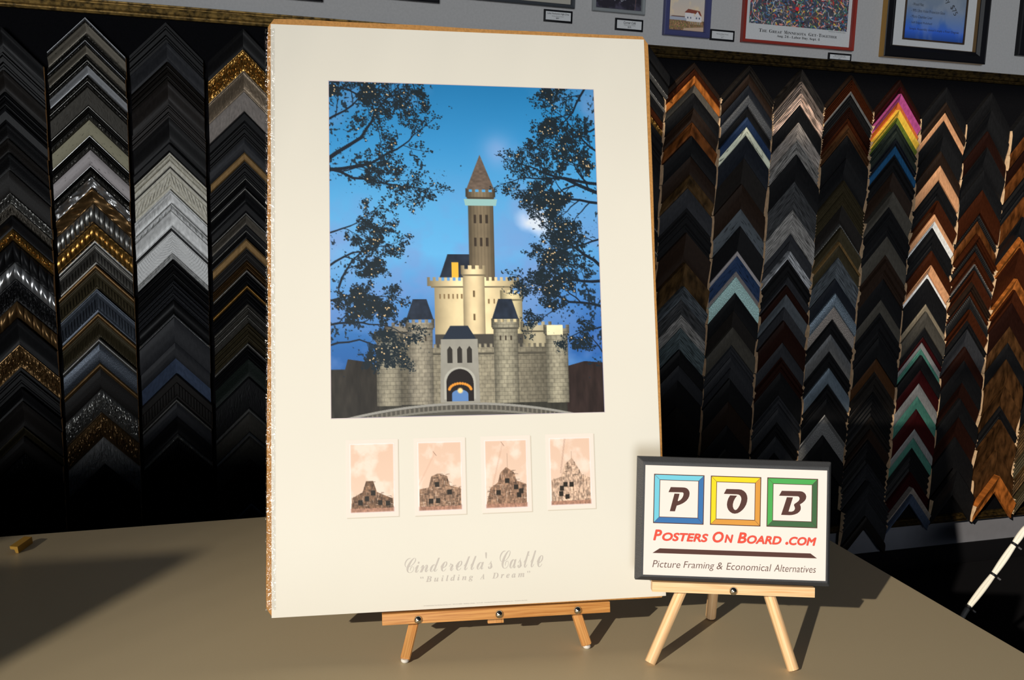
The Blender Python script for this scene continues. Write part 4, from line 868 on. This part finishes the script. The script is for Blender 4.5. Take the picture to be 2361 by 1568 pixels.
smallcaps(['The', 'Great', 'Minnesota', 'Get-Together'], .0765, .4290, .0440, .0120, .0090, .0047, e, 'title_lettering')
text_mesh('date_lettering', [(mathtxt('Aug', 'b')+'. '+mathtxt('24', 'b')+' - '+mathtxt('Labor', 'b')+' '+mathtxt('Day', 'b')+', '+mathtxt('Sept', 'b')+'. '+mathtxt('4', 'b'), .1560, .3480, .0275, .0390, 0, 0), ('Artwork by Ta-coumba Aiken', .385, .463, .0655, .0695, .2, 0)], inkb, e, .0047)
goldf = basic('gilded_frame_side', (.50, .27, .06), .4, .4)
pr = [(0, 0), (0, .030), (.0035, .0325), (.006, .030), (.030, .029), (.042, .020), (.046, .020), (.050, .010), (.0505, .004)]
e, w, h = frame('picture_frame', 2.5270, 3.0300, 1.2785, 1.92, .05, .03, blackf, 'large black and gold frame with a blue price notice', profile=pr, side=goldf, lip=basic('dull_gold_lip', (.20, .12, .05), .45, .4))
boxes('mat_board', [(.049, w-.049, -.0060, -.0030, .049, h-.049)], card, e)
boxes('inner_fillet', [(.100, .4050, -.0120, -.0062, .074, .080), (.100, .4050, -.0120, -.0062, h-.080, h-.074), (.100, .106, -.0120, -.0062, .0801, h-.0801), (.399, .4050, -.0120, -.0062, .0801, h-.0801)], basic('bronze_fillet', (.09, .055, .035), .4, .5), e, bevel=.001)
def notice():
    c = Canvas(150, 240, 9); v = c.v; st = [(0, (92, 104, 118)), (.55, (96, 106, 112)), (.74, (84, 98, 116)), (.86, (52, 84, 140)), (.93, (40, 76, 158)), (1, (30, 56, 110))]
    for k in range(3): c.a[..., k] = np.interp(v, [s_[0] for s_ in st], [s_[1][k] for s_ in st])
    c.blend(np.clip((c.fbm(4, 4, 1, 3)-.5)*2, 0, .3), (130, 134, 138)); return c.a
picture('notice_print', notice(), .106, .399, .080, h-.080, e, .0066, illum=(.46, .48, .48))
text_mesh('notice_lettering', [('Arrival Mat', .135, .195, .232, .244, 0, 0), ('- Wood Fillet', .133, .190, .208, .219, 0, 0), ('- 99% Ultra Violet Protection Glass', .132, .298, .184, .195, 0, 0), ('- Micro Chamber Liner', .130, .238, .161, .172, 0, 0), ('- Self Edged Polished', .129, .238, .137, .148, 0, 0),
   ("Simple Assembly doesn't imply a Finer Degree", .130, .375, .112, .124, 0, 0), ('Only', .262, .320, .262, .290, 0, 0, -.80), ('$75', .318, .360, .214, .238, 0, 0, -.95)], basic('dim_print_ink', (.035, .038, .045), .6), e, .0069)
frame('picture_frame', 3.2050, 3.62, 1.3290, 1.85, .05, .022, blackf, 'black frame cut off by the right edge of the photo')
def price_label(x0, x1, z0, z1, rows, label):
    e = empty('price_label', Vector((x0, -.0005, z0))); tag(e, label, 'label', 'black-bordered price labels under the pictures'); w, h = x1-x0, z1-z0
    boxes('label_board', [(0, w, -.0060, 0, 0, h)], blackf, e, bevel=.0005); flat_poly('label_card', [[(.0065, .0065), (w-.0065, .0065), (w-.0065, h-.0065), (.0065, h-.0065)]], card, e, .0062)
    text_mesh('label_lettering', rows, inkb, e, .0064)
price_label(1.1060, 1.2135, 1.3030, 1.3445, [('Lake Nokomis High Dive', .012, .094, .0240, .0315, .2, .01), ('Giclee Print Framed', .030, .073, .0185, .0215, 0, 0), ('$87', .045, .058, .0100, .0160, 0, .01)], 'price label reading Lake Nokomis High Dive')
price_label(1.3800, 1.4900, 1.2945, 1.3365, [('Corner Caf\u00e9', .032, .080, .0235, .0325, .2, .01), ('Giclee Print Framed', .034, .078, .0180, .0210, 0, 0), ('$35', .049, .062, .0095, .0160, 0, .01)], 'price label reading Corner Café')
price_label(1.7665, 1.8690, 1.2875, 1.3270, [("Norma's Beach House", .026, .076, .0220, .0265, 0, 0), ('Framed', .043, .058, .0165, .0190, 0, 0), ('$45', .046, .055, .0095, .0130, 0, 0)], 'price label beside the navy framed beach house')
price_label(2.2900, 2.3960, 1.2487, 1.2785, [("2017 MN State Fair", .026, .078, .0185, .0225, 0, 0), ("by Ta-Coumba Aiken", .022, .080, .0130, .0170, 0, 0), ('$85', .046, .056, .0070, .0105, 0, 0)], 'price label tucked under the red framed poster')

# ------------------------------------------------------------------ small things at the edges
def tube(name, pts, rad, mat, parent, n=10, inv=None):
    V, F = [], []; P = [Vector(p) for p in pts]
    for i, p in enumerate(P):
        t = (P[min(i+1, len(P)-1)]-P[max(i-1, 0)]).normalized(); a = t.cross(Vector((0, 1, 0))).normalized(); b = t.cross(a); r = rad(i/(len(P)-1)) if callable(rad) else rad
        for k in range(n): V.append(p+a*r*math.cos(2*math.pi*k/n)+b*r*math.sin(2*math.pi*k/n))
    for i in range(len(P)-1):
        for k in range(n): F.append((i*n+k, i*n+(k+1) % n, (i+1)*n+(k+1) % n, (i+1)*n+k))
    F.append(tuple(range(n))[::-1]); F.append(tuple(range((len(P)-1)*n, len(P)*n)))
    me = new_mesh(name, V, F, [mat], smooth=60); bm = bmesh.new(); bm.from_mesh(me); bmesh.ops.recalc_face_normals(bm, faces=bm.faces); bm.to_mesh(me); bm.free()
    return link(name, me, parent, inv)
cable = empty('cable_bundle', Vector((1.93, -1.3, -.90))); tag(cable, 'white cable bundle strapped with black ties, right of the counter', 'cable')
CI = Matrix.Translation((-1.93, 1.3, .90)); K = [Vector(q) for q in ((2.95, -1.0, -.53), (2.80, -1.10, -.12), (2.45, -1.24, -.04), (2.131, -1.3, -.190), (2.1005, -1.3, -.2316), (2.039, -1.3, -.315), (1.964, -1.3, -.403))]
ties = K[4:]; white_pvc = basic('white_cable_pvc', (.82, .79, .70), .4); dark_sleeve = basic('grey_cable_sleeve', (.10, .10, .10), .6)
def path(K, off, bulge):
    out = []
    for i in range(len(K)-1):
        a, b = K[i], K[i+1]; n = 14
        for k in range(n):
            t = k/n; p = a.lerp(b, t); s_ = math.sin(math.pi*t) if i >= 3 else .35; q = Vector((.78, 0, -.62)); out.append(p+(q*off[0]+Vector((0, 1, 0))*off[1])*(.0026+bulge*s_))
    out.append(K[-1]); return out
for off in ((-1, 0), (.9, .6), (.3, -1)): tube('cable', path(K, off, .0022), .0056, white_pvc, cable, inv=CI)
tube('cable_sleeve', [K[-1]+Vector((.004, 0, .005)), (1.953, -1.3, -.420), (1.940, -1.3, -.445), (1.925, -1.3, -.52), (1.915, -1.3, -.75), (1.930, -1.3, -.905)], .0078, dark_sleeve, cable, inv=CI)
for t_ in ties:
    d = Vector((.60, 0, .80)); tube('zip_tie', [t_-d*.0035, t_+d*.0035], .0108, blackf, cable, n=16, inv=CI)
    tube('tie_tail', [t_+Vector((.008, -.010, -.006)), t_+Vector((.015, -.012, -.011))], .003, basic('clear_tie_tail', (.12, .12, .13), .3), cable, n=6, inv=CI)
stand = empty('equipment_stand', Vector((2.9, -.95, FLOOR))); tag(stand, 'black equipment stand with a pale grey rounded cover at the right edge', 'stand'); TI = Matrix.Translation((-2.9, .95, -FLOOR))
boxes('pale_cover', [(2.600, 3.30, -1.02, -.90, -.66, -.555)], basic('pale_grey_plastic', (.34, .33, .30), .5), stand, bevel=.03, seg=5, mw=TI)
boxes('leg', [(2.615, 2.67, -1.00, -.94, FLOOR, -.6605)], black_vinyl, stand, bevel=.004, mw=TI); boxes('leg', [(3.16, 3.22, -1.00, -.94, FLOOR, -.6605)], black_vinyl, stand, bevel=.004, mw=TI)
boxes('foot_rail', [(2.61, 3.24, -1.12, -.82, FLOOR+.0002, FLOOR+.03)], black_vinyl, stand, bevel=.006, mw=TI)

def corner_guard():
    e = Vector((.0097, .0297, 0)).normalized(); p = Vector((-.95, .31, 0)).normalized(); O = Vector((-.3775, -1.3640, 0))
    prof = [(0.0, 0), (.0015, .0125), (.0165, .0130), (.0155, .0075), (.0078, .0068), (.0052, .0)]; V = []
    for L, dz in ((0, 0), (.052, 0)):
        for a, z in prof: V.append(Vector((p.x*a+e.x*L, p.y*a+e.y*L, z+.0004)))
    n = len(prof); F = [tuple(range(n)), tuple(range(n, 2*n))[::-1]]+[(i, i+n, (i+1) % n+n, (i+1) % n) for i in range(n)]
    me = new_mesh('corner_guard', V, F, [basic('ochre_yellow_plastic', (.50, .27, .03), .5)]); bm = bmesh.new(); bm.from_mesh(me); bmesh.ops.recalc_face_normals(bm, faces=bm.faces); bm.to_mesh(me); bm.free()
    o = link('corner_guard', me); o.location = O; tag(o, 'ochre yellow plastic corner guard lying on the counter at the left edge', 'corner guard')
corner_guard()
for o in list(COL.objects):
    if o.type == 'LIGHT' or o.type == 'CAMERA': continue
    if o.parent is None and 'label' not in o and 'kind' not in o: print('UNTAGGED', o.name)
